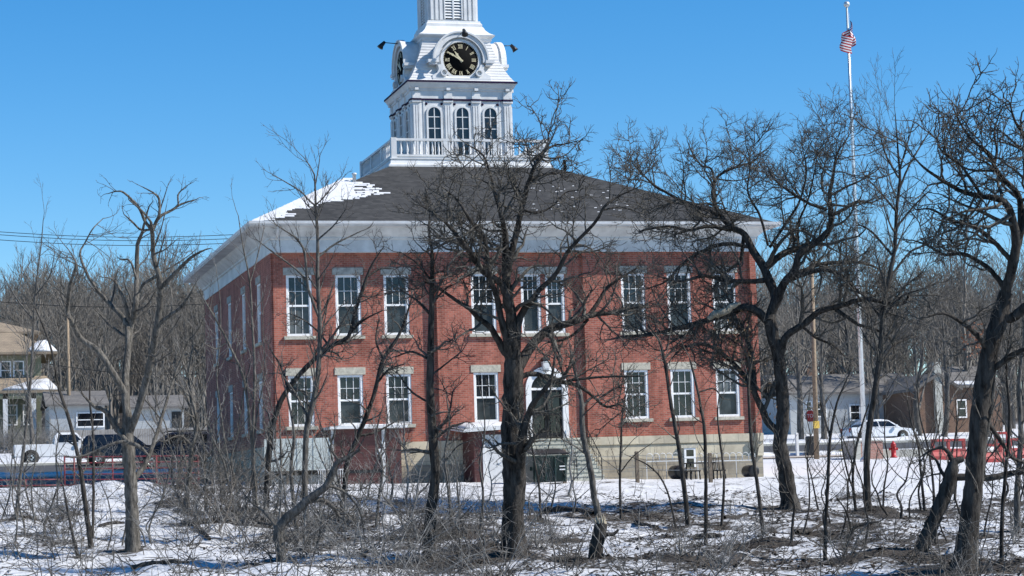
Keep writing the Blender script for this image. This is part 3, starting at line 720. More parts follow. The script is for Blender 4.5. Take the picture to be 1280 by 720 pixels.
mb = MB(); mb.box(vx0+.1, vxm-.13, YV-.02, YV+.0, gv+.55, gv+.68); mb.build('skirt_board', 'black', VE)
snow_slab('roof_snow', vx0+.2, vx1-.1, YV-.25, -.1, lambda x, y: vz+.112, .09, 'thin snow strip lying on the white roof edge of the red-sided vestibule')
# access ramp with a pale panelled side
YR = -2.2
rx0, rx1 = X_(331, 570, YR), X_(412.5, 570, YR); rz0, rz1 = Z_(370, 588, YR), Z_(370, 548, YR); gr = h(rx0+1, YR)-.3
RA = thing('access_ramp', (rx0+1, YR, gr), 'raised ramp with a pale grey panelled side, left of the red-sided vestibule', 'ramp')
mb = MB(); mb.box(rx0, rx1, YR, YR+.06, rz0, rz1)
for i in range(5): mb.box(rx0+(rx1-rx0)*i/4-.02, rx0+(rx1-rx0)*i/4+.02, YR-.02, YR, rz0, rz1)
mb.build('side_panel', 'panel', RA)
mb = MB(); mb.box(rx0, rx1, YR+.1, -.2, rz0-.02, rz0+.1); mb.build('deck', 'concrete', RA)
mb = MB(); mb.box(rx0-.1, rx1+.4, YR+.3, -.2, gr, rz0-.2); mb.build('ramp_base', 'concrete', RA)
for i in range(4):
    x = rx0+.15+(rx1-rx0-.3)*i/3; mb = MB(); mb.box(x-.05, x+.05, YR+.12, YR+.22, gr, rz0-.021); mb.build('support_post', 'wood_post', RA)
mb = MB()
for i in range(12):
    x = rx1-.55+i*.09; mb.box(x, x+.03, YR-.25, YR-.22, gr+.2, gr+.85)
mb.box(rx1-.6, rx1+.55, YR-.255, YR-.215, gr+.86, gr+.9); mb.build('picket_panel', 'white', RA)
# stone steps
stx0, stx1 = X_(640, 549, 0), X_(727, 549, 0)
gs = -.05; NS = 10
ST = thing('stone_steps', ((stx0+stx1)/2, -2, gs), 'broad pale stone steps rising to the arched entrance door', 'steps')
mb = MB()
for i in range(NS):
    z1 = ZF-.02-i*(ZF-gs-.02)/NS; mb.box(stx0-.0015*i, stx1+.0015*i, -.02-.3*(i+1), -.02-(.3*i if i else -.2), gs-.6, z1)
    mb.box(stx0-.02, stx1+.02, -.05-.3*(i+1), -.02-.3*i-.24, z1-.06, z1+.002)
mb.build('tread', 'step', ST)
for nm, x in (('hand_rail', stx1-.12), ('hand_rail', (stx0+stx1)/2+.35), ('hand_rail', stx0+.12)):
    mb = MB(); zt = ZF+.92
    a, b = np.array((x, -.35, zt)), np.array((x, -3.05, gs+1.0))
    mb.tube([a, b, b+np.array((0, -.12, -.12)), (x, -3.17, gs)], .022, 6); mb.tube([a-np.array((0, 0, .45)), b-np.array((0, 0, .45))], .016, 6)
    mb.tube([a, (x, -.35, ZF-.1)], .022, 6)
    for k in range(1, 9):
        q = a+(b-a)*k/9; mb.tube([q, q-np.array((0, 0, .9))], .01, 5)
    mb.build(nm, 'black', ST)
# dumpster
YD = -5.2; dx0, dx1 = X_(661, 580, YD), X_(704.5, 580, YD); gd = h(dx0+.7, YD); dzt = Z_(680, 566, YD)
DU = thing('dumpster', ((dx0+dx1)/2, YD, gd), 'dark green steel dumpster with its lid shut, in front of the stone steps', 'dumpster')
mb = MB(); dw = dx1-dx0
mb.loft([[(dx0+.04, YD-.45, gd+.12), (dx1-.04, YD-.45, gd+.12), (dx1-.04, YD+.55, gd+.12), (dx0+.04, YD+.55, gd+.12)], [(dx0, YD-.6, dzt-.12), (dx1, YD-.6, dzt-.12), (dx1, YD+.6, dzt-.12), (dx0, YD+.6, dzt-.12)]])
for k in range(4): x = dx0+.12+(dw-.24)*k/3; mb.box(x-.03, x+.03, YD-.64, YD-.5, gd+.15, dzt-.2)
mb.box(dx0-.05, dx1+.05, YD-.66, YD-.58, dzt-.19, dzt-.12); mb.build('bin', 'dark_green', DU)
mb = MB(); mb.loft([[(dx0-.04, YD-.68, dzt-.1), (dx1+.04, YD-.68, dzt-.1), (dx1+.04, YD-.68, dzt-.03), (dx0-.04, YD-.68, dzt-.03)], [(dx0-.04, YD+.62, dzt+.1), (dx1+.04, YD+.62, dzt+.1), (dx1+.04, YD+.62, dzt+.16), (dx0-.04, YD+.62, dzt+.16)]]); mb.build('lid', 'black', DU, bevel=.01)
for k in (-1, 1):
    mb = MB(); x = (dx0+dx1)/2+k*dw*.5; mb.box(x-.05, x+.05, YD-.3, YD+.3, gd+.6, gd+.75); mb.build('lift_pocket', 'dark_green', DU)
for k in (0, 1):
    mb = MB(); mb.box(dx1-.36, dx1-.13, YD-.61, YD-.56, gd+.72-.13*k, gd+.77-.13*k); mb.build('sticker', 'white', DU, Mx=Matrix.Translation((0, -.035, 0)))
# fence posts in the snow with one thin wire
posts = [(609.5, 598, 563), (706, 604, 561), (797, 603, 564), (888.5, 603, 566)]
lab = ['weathered post in the snow before the white-doored shed', 'weathered post at the right edge of the dark green dumpster', 'weathered post before the stone base, right of the stone steps', 'weathered post before the patio table by the basement window']
wp = []
for (px, pb, pt), lb in zip(posts, lab):
    t = ground_hit(px, pb); q = at(px, pb, t); top = at(px, pt, t); mb = MB()
    mb.loft([[(q[0]+a*.07, q[1]+b*.07, z) for a, b in ((-1, -1), (1, -1), (1, 1), (-1, 1))] for z in (q[2]-.2, top[2]-.03)]+[[(q[0]+a*.05, q[1]+b*.05, top[2]) for a, b in ((-1, -1), (1, -1), (1, 1), (-1, 1))]])
    o = mb.build('fence_post', 'wood_post', None, loc=q); tag(o, lb, 'post', 'weathered posts in the snow'); wp.append((q, top))
mb = MB()
for k in (.12, .5):
    pts = []
    for i in range(1, len(wp)):
        a = wp[i-1][1]*(1-k)+wp[i-1][0]*k; b = wp[i][1]*(1-k)+wp[i][0]*k
        for s in range(8):
            p = a+(b-a)*s/8; p = p-np.array((0, -.06, .12*math.sin(math.pi*s/8))); pts.append(p)
    pts.append(b); mb.tube(pts, .008, 4)
tag(mb.build('fence_wire', 'iron', None, loc=wp[0][1]), 'two thin sagging wires strung between the weathered posts', 'fence wire')
# low white hoop edging against the stone base
for (pa, pb_), lb in (((808, 849), 'low white hooped edging before the stone base, left of the basement window'), ((872, 944), 'low white hooped edging before the stone base, right of the basement window')):
    mb = MB(); Y = -1.4; a = X_(pa, 575, Y); b = X_(pb_, 575, Y); zb = Z_(pa, 577, Y); zt = Z_(pa, 567, Y); n = int((b-a)/.27)
    for i in range(n):
        x0 = a+i*(b-a)/n; x1 = a+(i+1)*(b-a)/n; c = (x0+x1)/2; r_ = (x1-x0)/2-.012
        mb.tube([(c-r_, Y, zb)]+[(c-r_*math.cos(math.pi*k/8), Y, zt-r_+r_*math.sin(math.pi*k/8)) for k in range(9)]+[(c+r_, Y, zb)], .014, 5)
    mb.box(a, b, Y-.012, Y+.012, zb-.02, zb+.02)
    for i in range(0, n+1, 3): x0 = a+i*(b-a)/n; mb.box(x0-.012, x0+.012, Y-.01, Y+.01, h(x0, Y)-.1, zb)
    tag(mb.build('hoop_edging', 'white', None, loc=(a, Y, h(a, Y))), lb, 'edging')
# patio table, benches, pots
def table(px, pyb, wpx, hpx, label, cat, name, mt, depthY=-3.0, leg=.03):
    Y = depthY; a, b = X_(px-wpx/2, pyb, Y), X_(px+wpx/2, pyb, Y); c = (a+b)/2; zg = h(c, Y); zt = zg+hpx/29.0
    T_ = thing(name, (c, Y, zg), label, cat)
    mb = MB(); mb.box(a, b, Y-.35, Y+.35, zt-.05, zt); mb.build('top' if cat == 'table' else 'seat', mt, T_, bevel=.01)
    for sx in (-1, 1):
        for sy in (-1, 1):
            mb = MB(); x = c+sx*(b-a)*.42; mb.tube([(x+sx*.03, Y+sy*.28, zg-.05), (x, Y+sy*.26, zt-.05)], leg, 6); mb.build('leg', mt, T_)
    return T_, a, b, c, zg, zt
table(875, 599, 33, 21, 'dark metal patio table standing in the snow by the basement window', 'table', 'patio_table', 'black')
table(867, 599, 12, 12, 'low dark stool left of the patio table, snow on its seat', 'stool', 'patio_stool', 'black', -3.8)
T_, a, b, c, zg, zt = table(899, 599, 11, 11, 'dark slatted metal chair right of the patio table', 'chair', 'patio_chair', 'black', -3.6)
mb = MB()
for k in range(5): x = a+.05+(b-a-.1)*k/4; mb.tube([(x, -3.28, zt), (x, -3.22, zt+.5)], .018, 5)
mb.tube([(a+.03, -3.22, zt+.5), (b-.03, -3.22, zt+.5)], .02, 6); mb.build('backrest', 'black', T_)
for px, pb_, r_, lb in ((847, 595, .31, 'round dark drum lying against the stone base left of the basement window'), (938, 592, .27, 'round dark drum lying beside the oak trunk at the right base')):
    p = W(px, pb_, -1.9); zg = h(p[0], -1.9)
    mb = MB(); mb.smooth = True; n = 18
    rings = []
    for yy, rr in ((-.45, r_*.55), (-.45, r_*.86), (-.4, r_*.97), (-.2, r_), (.2, r_), (.4, r_*.97), (.45, r_*.8)):
        rings.append([(p[0]+rr*math.cos(2*math.pi*i/n), -1.9+yy, zg+r_+rr*math.sin(2*math.pi*i/n)) for i in range(n)])
    mb.loft(rings); o = mb.build('drum', 'black', None, loc=(p[0], -1.9, zg)); tag(o, lb, 'drum')

# ------------------------------------------------------------------ flagpole, poles, hydrant, signs
YF = 16.0
fb_ = W(1081, 572, YF); ft = W(1058.5, 9, YF); gx = h(fb_[0], YF)
FP = thing('flagpole', (fb_[0], YF, gx), 'tall bare silver flagpole with a ball on top beyond the oaks', 'flagpole')
mb = MB(); base = np.array((fb_[0], YF, gx-.1)); top = np.array((ft[0], YF, ft[2]))
mb.tube([base, base+(top-base)*.4, base+(top-base)*.75, top], [.12, .105, .08, .055], 12); mb.build('pole', 'alu', FP)
mb = MB(); rb = .17; n = 14
mb.lathe(top[0], YF, [(max(.01, rb*math.sin(math.pi*i/10)), top[2]+rb*.9-rb*math.cos(math.pi*i/10)) for i in range(11)], n); mb.build('ball', 'alu', FP)
mb = MB(); mb.lathe(base[0], YF, [(.26, gx-.05), (.26, gx+.1), (.14, gx+.25)], 12); mb.build('base_collar', 'alu', FP)
mb = MB(); mb.tube([base+np.array((.13, -.05, 1.4)), top+np.array((.09, -.03, -.3))], .008, 4); mb.build('halyard', 'white', FP)
# drooping flag
fl0 = W(1060, 26, YF); flv = MB(); nu, nv = 40, 26; hoist = 1.35
pole_x = lambda z: base[0]+(top[0]-base[0])*(z-base[2])/(top[2]-base[2])
def flagpt(u, v):
    z = fl0[2]-v*hoist*.8-u*.95*(1-.18*v); s = u*2.6
    ax = .14+.62*min(1, v*.55+u*.8)
    x = pole_x(z)+.08+ax*math.sin(s*2.4)*(.35+.65*u)+.03*math.sin(v*9+u*5)
    y = YF-.13-.20*math.cos(s*2.4)*u-.06*math.sin(u*14+v*3)
    return (x, y, z)
vs = [flagpt(i/nu, j/nv) for j in range(nv+1) for i in range(nu+1)]
o_ = 0
for j in range(nv):
    for i in range(nu):
        canton = i/nu < .4 and j < 14
        flv.mi = 2 if canton else (0 if (j//2) % 2 == 0 else 1)
        if canton and i % 3 == 1 and j % 3 == 1: flv.mi = 1
        q = [j*(nu+1)+i, j*(nu+1)+i+1, (j+1)*(nu+1)+i+1, (j+1)*(nu+1)+i]
        flv.add([vs[k] for k in q], [(0, 1, 2, 3)])
fo = flv.build('flag', ['flag_red', 'flag_white', 'flag_blue'], None, loc=fl0); tag(fo, 'red, white and blue striped flag hanging limp below the pole top', 'flag')
# utility pole right
YU = 21.5
a = W(1020.5, 565, YU); b = W(1014.5, 330, YU); gz = h(a[0], YU)
UP = thing('utility_pole', (a[0], YU, gz), 'plain brown wooden utility pole standing left of the tall flagpole', 'utility pole')
mb = MB(); mb.tube([(a[0], YU, gz-.2), (b[0], YU, b[2])], [.15, .10], 10); mb.build('pole', 'pole_wood', UP)
mb = MB(); mb.lathe(b[0], YU, [(.15, b[2]), (.13, b[2]+.06), (.03, b[2]+.12)], 8); mb.build('pole_cap', 'iron', UP)
mb = MB(); zz = Z_(1018, 531, YU); mb.box(a[0]-.2, a[0]+.17, YU-.21, YU-.16, zz-.2, zz+.2); mb.build('marker_plate', 'yellow', UP)
# stop sign turned away to the side
YT = 30; p = W(1013, 520, YT); gz = hs(p[0], YT)+.05; zc = p[2]
SS = thing('stop_sign', (p[0], YT, gz), 'red eight-sided stop sign turned sideways left of the wooden utility pole', 'sign')
mb = MB(); mb.box(p[0]-.03, p[0]+.03, YT+.02, YT+.08, gz-.2, zc+.3); mb.build('sign_post', 'iron', SS)
Rz = Matrix.Translation((p[0], YT, zc)) @ Matrix.Rotation(R(-52), 4, 'Z'); r8 = .38
mb = MB(); mb.prism([(r8*math.cos(R(22.5+45*i)), r8*math.sin(R(22.5+45*i))) for i in range(8)], 'y', -.012, .0); face = mb.build('sign_face', 'white', SS, Mx=Rz)
mb = MB(); mb.prism([(r8*.94*math.cos(R(22.5+45*i)), r8*.94*math.sin(R(22.5+45*i))) for i in range(8)], 'y', -.016, -.0125); mb.build('red_field', 'sign_red', face, Mx=Rz)
cu_ = D.curves.new('t', 'FONT'); cu_.body = 'STOP'; cu_.size = .3; cu_.align_x = 'CENTER'; cu_.align_y = 'CENTER'
to = D.objects.new('t', cu_); COL.objects.link(to); dg = bpy.context.evaluated_depsgraph_get(); tm = D.meshes.new_from_object(to.evaluated_get(dg)); D.objects.remove(to)
mb = MB(); mb.add([(v.co.x, -.019, v.co.y) for v in tm.vertices], [tuple(q.vertices) for q in tm.polygons]); mb.build('lettering', 'white', face, Mx=Rz)
# hydrant
YH = 20.6; p = W(1117, 567, YH); gz = hs(p[0], YH); hh = .93
HY = thing('fire_hydrant', (p[0], YH, gz), 'red fire hydrant on the snow right of the brick sign', 'hydrant')
mb = MB(); mb.lathe(p[0], YH, [(.2, gz), (.2, gz+.06), (.14, gz+.07), (.13, gz+.6), (.17, gz+.61), (.17, gz+.66)], 14); mb.build('barrel', 'hydrant_red', HY)
mb = MB(); mb.lathe(p[0], YH, [(.15, gz+.665), (.14, gz+.75), (.09, gz+.84), (.04, gz+.86), (.04, gz+hh)], 14); mb.build('bonnet', 'hydrant_red', HY)
for dx, dy in ((1, 0), (-1, 0), (0, -1)):
    mb = MB(); c = np.array((p[0], YH, gz+.48)); d_ = np.array((dx, dy, 0.)); mb.tube([c+d_*.1, c+d_*.2, c+d_*.2001, c+d_*.25], [.06, .06, .085, .085], 10); mb.build('outlet_cap', 'hydrant_red', HY)
# brick sign wall
YM = 19.5; xa, xb = X_(1068.5, 560, YM), X_(1103.5, 560, YM); gz = hs(xa, YM); zt = Z_(1085, 550, YM)
MS = thing('brick_planter_wall', ((xa+xb)/2, YM, gz), 'low pinkish brick box wall with a grey left end beside the red hydrant', 'brick wall')
mb = MB(); mb.box(xa+.35, xb, YM, YM+1.6, gz-.2, zt-.08); mb.build('brickwork', 'brick_trim', MS)
mb = MB(); mb.box(xa, xa+.348, YM-.03, YM+1.62, gz-.2, zt-.08); mb.build('end_pier', 'concrete', MS)
mb = MB(); mb.box(xa-.04, xb+.05, YM-.06, YM+1.66, zt-.08, zt); mb.build('coping', 'concrete', MS, bevel=.01)
# low stone edging wall beyond the hydrant
xa, xb = X_(1090, 565, 21.2), X_(1165, 565, 21.2)
mb = MB(); mb.box(xa, xb, 21.0, 21.5, hs(xa, 21)-.3, hs(xa, 21)+.42); o = mb.build('retaining_wall', 'concrete', None, loc=(xa, 21.2, hs(xa, 21)), bevel=.02); tag(o, 'low grey concrete retaining wall running behind the red hydrant', 'wall')
# small stump/marker posts at right
for px, pb_, pt, wd, mt, nm, lb in ((996, 548, 541, .16, 'white', 'marker_post', 'short white marker post on the snow left of the stop sign'), (1014, 550, 545, .5, 'black', 'utility_box', 'low dark utility box on the snow left of the wooden utility pole')):
    Y = 25.5; p = W(px, pb_, Y); zt = Z_(px, pt, Y); mb = MB(); mb.sq(p[0], Y, [(wd/2, hs(p[0], Y)-.1), (wd/2, zt-.06), (wd/2*.8, zt)]); o = mb.build(nm, mt, None, loc=(p[0], Y, hs(p[0], Y)), bevel=.01); tag(o, lb, nm.replace('_', ' '))
# red plastic barriers on the right
def barrier(pa, pb_, pbot, ptop, Y, lb):
    a, b = X_(pa, pbot, Y), X_(pb_, pbot, Y); zg = hs((a+b)/2, Y); c = (a+b)/2; H = max(.8, Z_(pa, ptop, Y)-zg)
    B_ = thing('plastic_barrier', (c, Y, zg), lb, 'barrier', 'red plastic barriers on the right lawn')
    L_ = b-a; mb = MB()
    mb.prism([(Y-.3, zg-.05), (Y+.3, zg-.05), (Y+.3, zg+.18), (Y+.13, zg+.4), (Y+.1, zg+H*.52), (Y-.1, zg+H*.52), (Y-.13, zg+.4), (Y-.3, zg+.18)], 'x', a, b); mb.build('base', 'barrier_red', B_)
    n = max(2, int(L_/.7)+1)
    for i in range(n): x = a+.08+(L_-.16)*i/(n-1); mb = MB(); mb.box(x-.07, x+.07, Y-.08, Y+.08, zg+H*.5, zg+H-.14); mb.build('upright', 'barrier_red', B_)
    mb = MB(); mb.box(a, b, Y-.1, Y+.1, zg+H-.145, zg+H); mb.build('top_rail', 'barrier_red', B_, bevel=.02)
barrier(1165, 1207, 572, 549, 15.5, 'red plastic barrier seen left of the thick dark oak trunk at right')
barrier(1230, 1253, 584, 555, 9.5, 'short red plastic barrier standing nearest, right of the thick oak trunk')
barrier(1244, 1262, 565, 540, 19.0, 'pale-topped red barrier standing farther back between the right trunks')
barrier(1262, 1300, 580, 548, 14.0, 'red barrier cut off by the right edge of the picture')

# ------------------------------------------------------------------ red pipe railing at left
YP = -1.0
def rails(pa, pb_, zs, posts_, lb, name):
    a, b = X_(pa, 610, YP), X_(pb_, 600, YP); zg = lambda x: hs(x, YP)
    T_ = thing(name, ((a+b)/2, YP, zg((a+b)/2)), lb, 'railing')
    for z in zs:
        mb = MB(); mb.tube([(x, YP, zg(x)+z) for x in np.linspace(a, b, 6)], .028, 6); mb.build('rail', 'rail_red', T_)
    for px in posts_:
        x = X_(px, 605, YP); mb = MB(); mb.tube([(x, YP, zg(x)-.2), (x, YP, zg(x)+max(zs)+.03)], .036, 6); mb.build('post', 'rail_red', T_)
rails(-70, 79, (.14, .37), (-60, -14, 32), 'low red two-rail pipe railing along the snow at the left edge', 'pipe_railing')
rails(80, 250, (.14, .34, .56, .78, 1.02, 1.26), (81, 93, 141, 196, 248), 'taller red pipe railing of many rails before the parked cars', 'pipe_railing')

# ------------------------------------------------------------------ vehicles
def wheel(T_, x, y, z, r, s):
    mb = MB(); n = 20
    mb.smooth = True
    mb.loft([[(x+rr*math.cos(2*math.pi*i/n), y+yy, z+rr*math.sin(2*math.pi*i/n)) for i in range(n)] for yy, rr in ((.11, r*.6), (.11, r*.93), (.07, r), (-.07, r), (-.11, r*.93), (-.11, r*.6))]); w_ = mb.build('wheel', 'rubber', T_)
    mb = MB(); mb.loft([[(x+rr*math.cos(2*math.pi*i/n), y+yy, z+rr*math.sin(2*math.pi*i/n)) for i in range(n)] for yy, rr in ((s*.1, r*.62), (s*.115, r*.6), (s*.09, r*.5), (s*.09, r*.1))])
    for i in range(5):
        a = 2*math.pi*i/5; mb.box(x+r*.3*math.cos(a)-.05, x+r*.3*math.cos(a)+.05, y+s*.1-.02, y+s*.1+.02, z+r*.3*math.sin(a)-.05, z+r*.3*math.sin(a)+.05)
    mb.build('rim', 'alu', w_)
def vehicle(name, lb, cat, x0, Y, z0, Lg, lower, cab, wheels, wr, paint, face=1, width=1.85, bed=None, group=None):
    # lower, cab: side outlines in (u,z), u from the rear; face=1 looks to +x
    T_ = thing(name, (x0+Lg/2, Y, z0), lb, cat, group)
    fx = (lambda u: x0+u) if face == 1 else (lambda u: x0+Lg-u)
    hw_ = width/2
    def solid(nm, poly, inset_top, mt, parent=None, w0=hw_, zlo=None, zhi=None):
        zs = [p[1] for p in poly]; lo = min(zs) if zlo is None else zlo; hi = max(zs) if zhi is None else zhi
        mb = MB(); mb.smooth = False
        def wy(z): return w0-inset_top*max(0, min(1, (z-lo)/(hi-lo+1e-6)))**1.3
        n = len(poly); 
        vs = [(fx(u), Y-wy(z), z0+z) for u, z in poly]+[(fx(u), Y+wy(z), z0+z) for u, z in poly]
        mb.add(vs, [tuple(range(n)), tuple(range(n, 2*n))[::-1]]+[(i, (i+1) % n, n+(i+1) % n, n+i) for i in range(n)])
        return mb.build(nm, mt, parent or T_, bevel=.03 if nm in ('body', 'cab') else 0)
    arches = []
    body = solid('body', lower, .06, paint)
    cb = solid('cab', cab, .22, paint, None, hw_-.03)
    # side glass, slightly proud of the cab, and front/rear glass
    c0 = np.mean(cab, axis=0); zlo = min(p[1] for p in cab); zhi = max(p[1] for p in cab)
    us = [p[0] for p in cab]
    def edge_u(z, side):
        c = []
        for i in range(len(cab)):
            p, q = cab[i], cab[(i+1) % len(cab)]
            if (p[1]-z)*(q[1]-z) <= 0 and abs(p[1]-q[1]) > 1e-6: c.append(p[0]+(q[0]-p[0])*(z-p[1])/(q[1]-p[1]))
        return min(c) if side < 0 else max(c)
    za, zb = zlo+.10, zhi-.13
    nwin = 1 if bed == 'single' else 2
    ua0, ua1, ub0, ub1 = edge_u(za, -1)+.14, edge_u(za, 1)-.14, edge_u(zb, -1)+.12, edge_u(zb, 1)-.10
    def wy(z): return hw_-.03-.22*((z-zlo)/(zhi-zlo))**1.3
    for s in (-1, 1):
        for k in range(nwin):
            f0, f1 = k/nwin+.02, (k+1)/nwin-.02
            mb = MB(); q = [(ua0+(ua1-ua0)*f0, za), (ua0+(ua1-ua0)*f1, za), (ub0+(ub1-ub0)*f1, zb), (ub0+(ub1-ub0)*f0, zb)]
            mb.add([(fx(u), Y+s*(wy(z)+.004), z0+z) for u, z in q]+[(fx(u), Y+s*(wy(z)-.02), z0+z) for u, z in q], [(0, 1, 2, 3), (7, 6, 5, 4), (0, 4, 5, 1), (1, 5, 6, 2), (2, 6, 7, 3), (3, 7, 4, 0)])
            mb.build('side_window', 'car_glass', T_)
    for side, nm in ((1, 'windscreen'), (-1, 'rear_window')):
        mb = MB(); pa_, pb2 = (edge_u(za, side), za), (edge_u(zb+.05, side), zb+.05)
        e = .012*side; vs = [(fx(pa_[0]+e), Y-wy(za)+.12, z0+pa_[1]), (fx(pa_[0]+e), Y+wy(za)-.12, z0+pa_[1]), (fx(pb2[0]+e), Y+wy(zb)-.12, z0+pb2[1]), (fx(pb2[0]+e), Y-wy(zb)+.12, z0+pb2[1])]
        mb.add(vs, [(0, 1, 2, 3)]); mb.build(nm, 'car_glass', T_)
    for u in wheels:
        for s in (-1, 1):
            mb = MB(); mb.disc((fx(u), Y+s*(hw_-.03), z0+wr), (0, 1, 0), wr*1.22, .08, 20); mb.build('wheel_arch', 'rubber', T_)
            wheel(T_, fx(u), Y+s*(hw_-.08), z0+wr, wr, s)
    zl = max(p[1] for p in lower)*.72
    for s in (-1, 1):
        mb = MB(); mb.box(min(fx(Lg-.12), fx(Lg+.01)), max(fx(Lg-.12), fx(Lg+.01)), Y+s*(hw_-.3)-.17, Y+s*(hw_-.3)+.2, z0+zl-.08, z0+zl+.1); mb.build('headlight', 'light_lens', T_)
        mb = MB(); mb.box(min(fx(-.01), fx(.1)), max(fx(-.01), fx(.1)), Y+s*(hw_-.2)-.1, Y+s*(hw_-.2)+.15, z0+zl-.05, z0+zl+.22); mb.build('tail_light', 'tail_red', T_)
        mb = MB(); mb.box(min(fx(us and max(us)-.5), fx(max(us)-.36)), max(fx(max(us)-.5), fx(max(us)-.36)), Y+s*(hw_+.02)-.0, Y+s*(hw_+.02)+s*.14, z0+zlo+.03, z0+zlo+.2); mb.build('mirror', paint, T_)
    for u in (0, Lg): 
        mb = MB(); mb.box(min(fx(u-.08), fx(u+.08)), max(fx(u-.08), fx(u+.08)), Y-hw_+.05, Y+hw_-.05, z0+.38, z0+.58); mb.build('bumper', 'iron' if 'pickup' in name else paint, T_, bevel=.02)
    return T_
pick_low = [(0, .45), (.55, .42), (4.6, .40), (5.6, .45), (5.65, .95), (5.45, 1.12), (4.2, 1.2), (2.35, 1.18), (2.3, 1.14), (0, 1.14)]
pick_cab = [(2.25, 1.12), (4.15, 1.14), (3.55, 1.78), (2.5, 1.80), (2.32, 1.6)]
Y1 = 39.6; xa = X_(17, 580, Y1); vehicle('pickup_truck', 'white pickup truck parked beyond the street at far left', 'pickup truck', xa, Y1, hs(xa+2, Y1)+.02, 5.7, pick_low, pick_cab, (.95, 4.65), .38, 'car_white', 1, 1.9, 'single')
suv_low = [(0, .45), (.5, .36), (4.2, .36), (4.75, .45), (4.8, .85), (4.6, 1.0), (3.5, 1.08), (0.05, 1.1)]
suv_cab = [(.05, 1.05), (3.65, 1.05), (2.9, 1.66), (2.6, 1.72), (.5, 1.72), (.25, 1.65)]
Y2 = 35.6; xa = X_(101, 585, Y2); vehicle('parked_suv', 'black parked car with a long flat roof, directly right of the white pickup', 'car', xa, Y2, hs(xa+2, Y2)+.06, 4.8, suv_low, suv_cab, (.9, 3.8), .35, 'car_black', 1, 1.85)
Y3 = 30.4; xa = X_(163, 592, Y3); T_ = vehicle('parked_suv', 'large dark blue parked car with a roof rack, behind the pale dead tree', 'car', xa, Y3, hs(xa+2, Y3)+.06, 5.0, [(u*1.04, z*1.1) for u, z in suv_low], [(u*1.04, z*1.12) for u, z in suv_cab], (1.0, 3.95), .39, 'car_blue', -1, 1.95)
mb = MB()
z0 = hs(xa+2, Y3)+.06
for s in (-1, 1): mb.tube([(xa+1.9, Y3+s*.6, z0+1.92), (xa+2.0, Y3+s*.6, z0+2.0), (xa+4.3, Y3+s*.6, z0+2.0), (xa+4.4, Y3+s*.6, z0+1.92)], .025, 6)
for u in (2.4, 3.9): mb.tube([(xa+u, Y3-.6, z0+2.0), (xa+u, Y3+.6, z0+2.0)], .02, 6)
mb.build('roof_rack', 'black', T_)
sed_low = [(0, .42), (.5, .3), (4.0, .3), (4.5, .4), (4.55, .62), (4.3, .78), (3.3, .9), (.1, .94), (0, .8)]
sed_cab = [(.55, .88), (3.55, .86), (2.75, 1.36), (2.3, 1.43), (1.4, 1.42), (1.1, 1.34)]
Y4 = 40.0; xa = X_(1091, 543, Y4); xb_ = X_(1146, 543, Y4); vehicle('parked_car', 'white parked sedan in front of the white house at right', 'car', xa-1.9, Y4, hs(xa, Y4)+.03, 4.6, sed_low, sed_cab, (.85, 3.6), .32, 'car_white', 1, 1.8)

# ------------------------------------------------------------------ houses
def hip(mb, x0, x1, y0, y1, ze, zr, ov):
    w_ = min(x1-x0, y1-y0)/2
    a, b = (x0+w_, (y0+y1)/2, zr), (x1-w_, (y0+y1)/2, zr)
    if y1-y0 > x1-x0: a, b = ((x0+x1)/2, y0+w_, zr), ((x0+x1)/2, y1-w_, zr)
    e = [(x0-ov, y0-ov, ze), (x1+ov, y0-ov, ze), (x1+ov, y1+ov, ze), (x0-ov, y1+ov, ze)]; f = [(p[0], p[1], p[2]-.18) for p in e]
    vs = f+e+[a, b]; mb.add(vs, [(3, 2, 1, 0), (0, 1, 5, 4), (1, 2, 6, 5), (2, 3, 7, 6), (3, 0, 4, 7)]+([(4, 5, 9, 8), (5, 6, 9), (6, 7, 8, 9), (7, 4, 8)] if y1-y0 <= x1-x0 else [(4, 5, 8), (5, 6, 9, 8), (6, 7, 9), (7, 4, 8, 9)]))
def hwin(root, x0, x1, z0, z1, y, fr='white_frame', split=True, gl='glass'):
    mb = MB(); t = .1
    mb.box(x0-t, x0, y-.06, y+.02, z0-t, z1+t); mb.box(x1, x1+t, y-.06, y+.02, z0-t, z1+t); mb.box(x0, x1, y-.06, y+.02, z1, z1+t); mb.box(x0, x1, y-.08, y+.02, z0-t, z0)
    if split: mb.box(x0, x1, y-.05, y+.0, (z0+z1)/2-.03, (z0+z1)/2+.03)
    w_ = mb.build('window', fr, root); mb = MB(); mb.box(x0, x1, y-.02, y+.01, z0, z1); mb.build('pane', gl, w_)
# left: olive house with tan hipped roofs, two storeys
YA = 78.0
X = lambda px, py=500: X_(px, py, YA)
Zp = lambda py, px=30: Z_(px, py, YA)
xr = X(52); gz = hs(xr, YA); HS = thing('house', (X(10), YA, gz), 'olive two-storey house with tan hipped roofs at the far left', 'house')
ze1 = Zp(441); zr = Zp(401)
mb = MB(); mb.box(X(-110), xr, YA, YA+9, gz-1, ze1-.1); mb.build('wall', 'olive_siding', HS)
mb = MB(); hip(mb, X(-110), xr, YA, YA+9, ze1, ze1+3.4, 1.15); rf = mb.build('roof', 'shingle_tan', HS)
mb = MB(); xq = X(36); mb.box(X(-60), xq, YA+2.6, YA+8, ze1-.2, Zp(414)+.1); mb.build('attic_wall', 'olive_siding', HS)
mb = MB(); hip(mb, X(-60), xq, YA+2.6, YA+8, Zp(414)+.1, Zp(402)+.6, 1.0); mb.build('attic_roof', 'shingle_tan', HS)
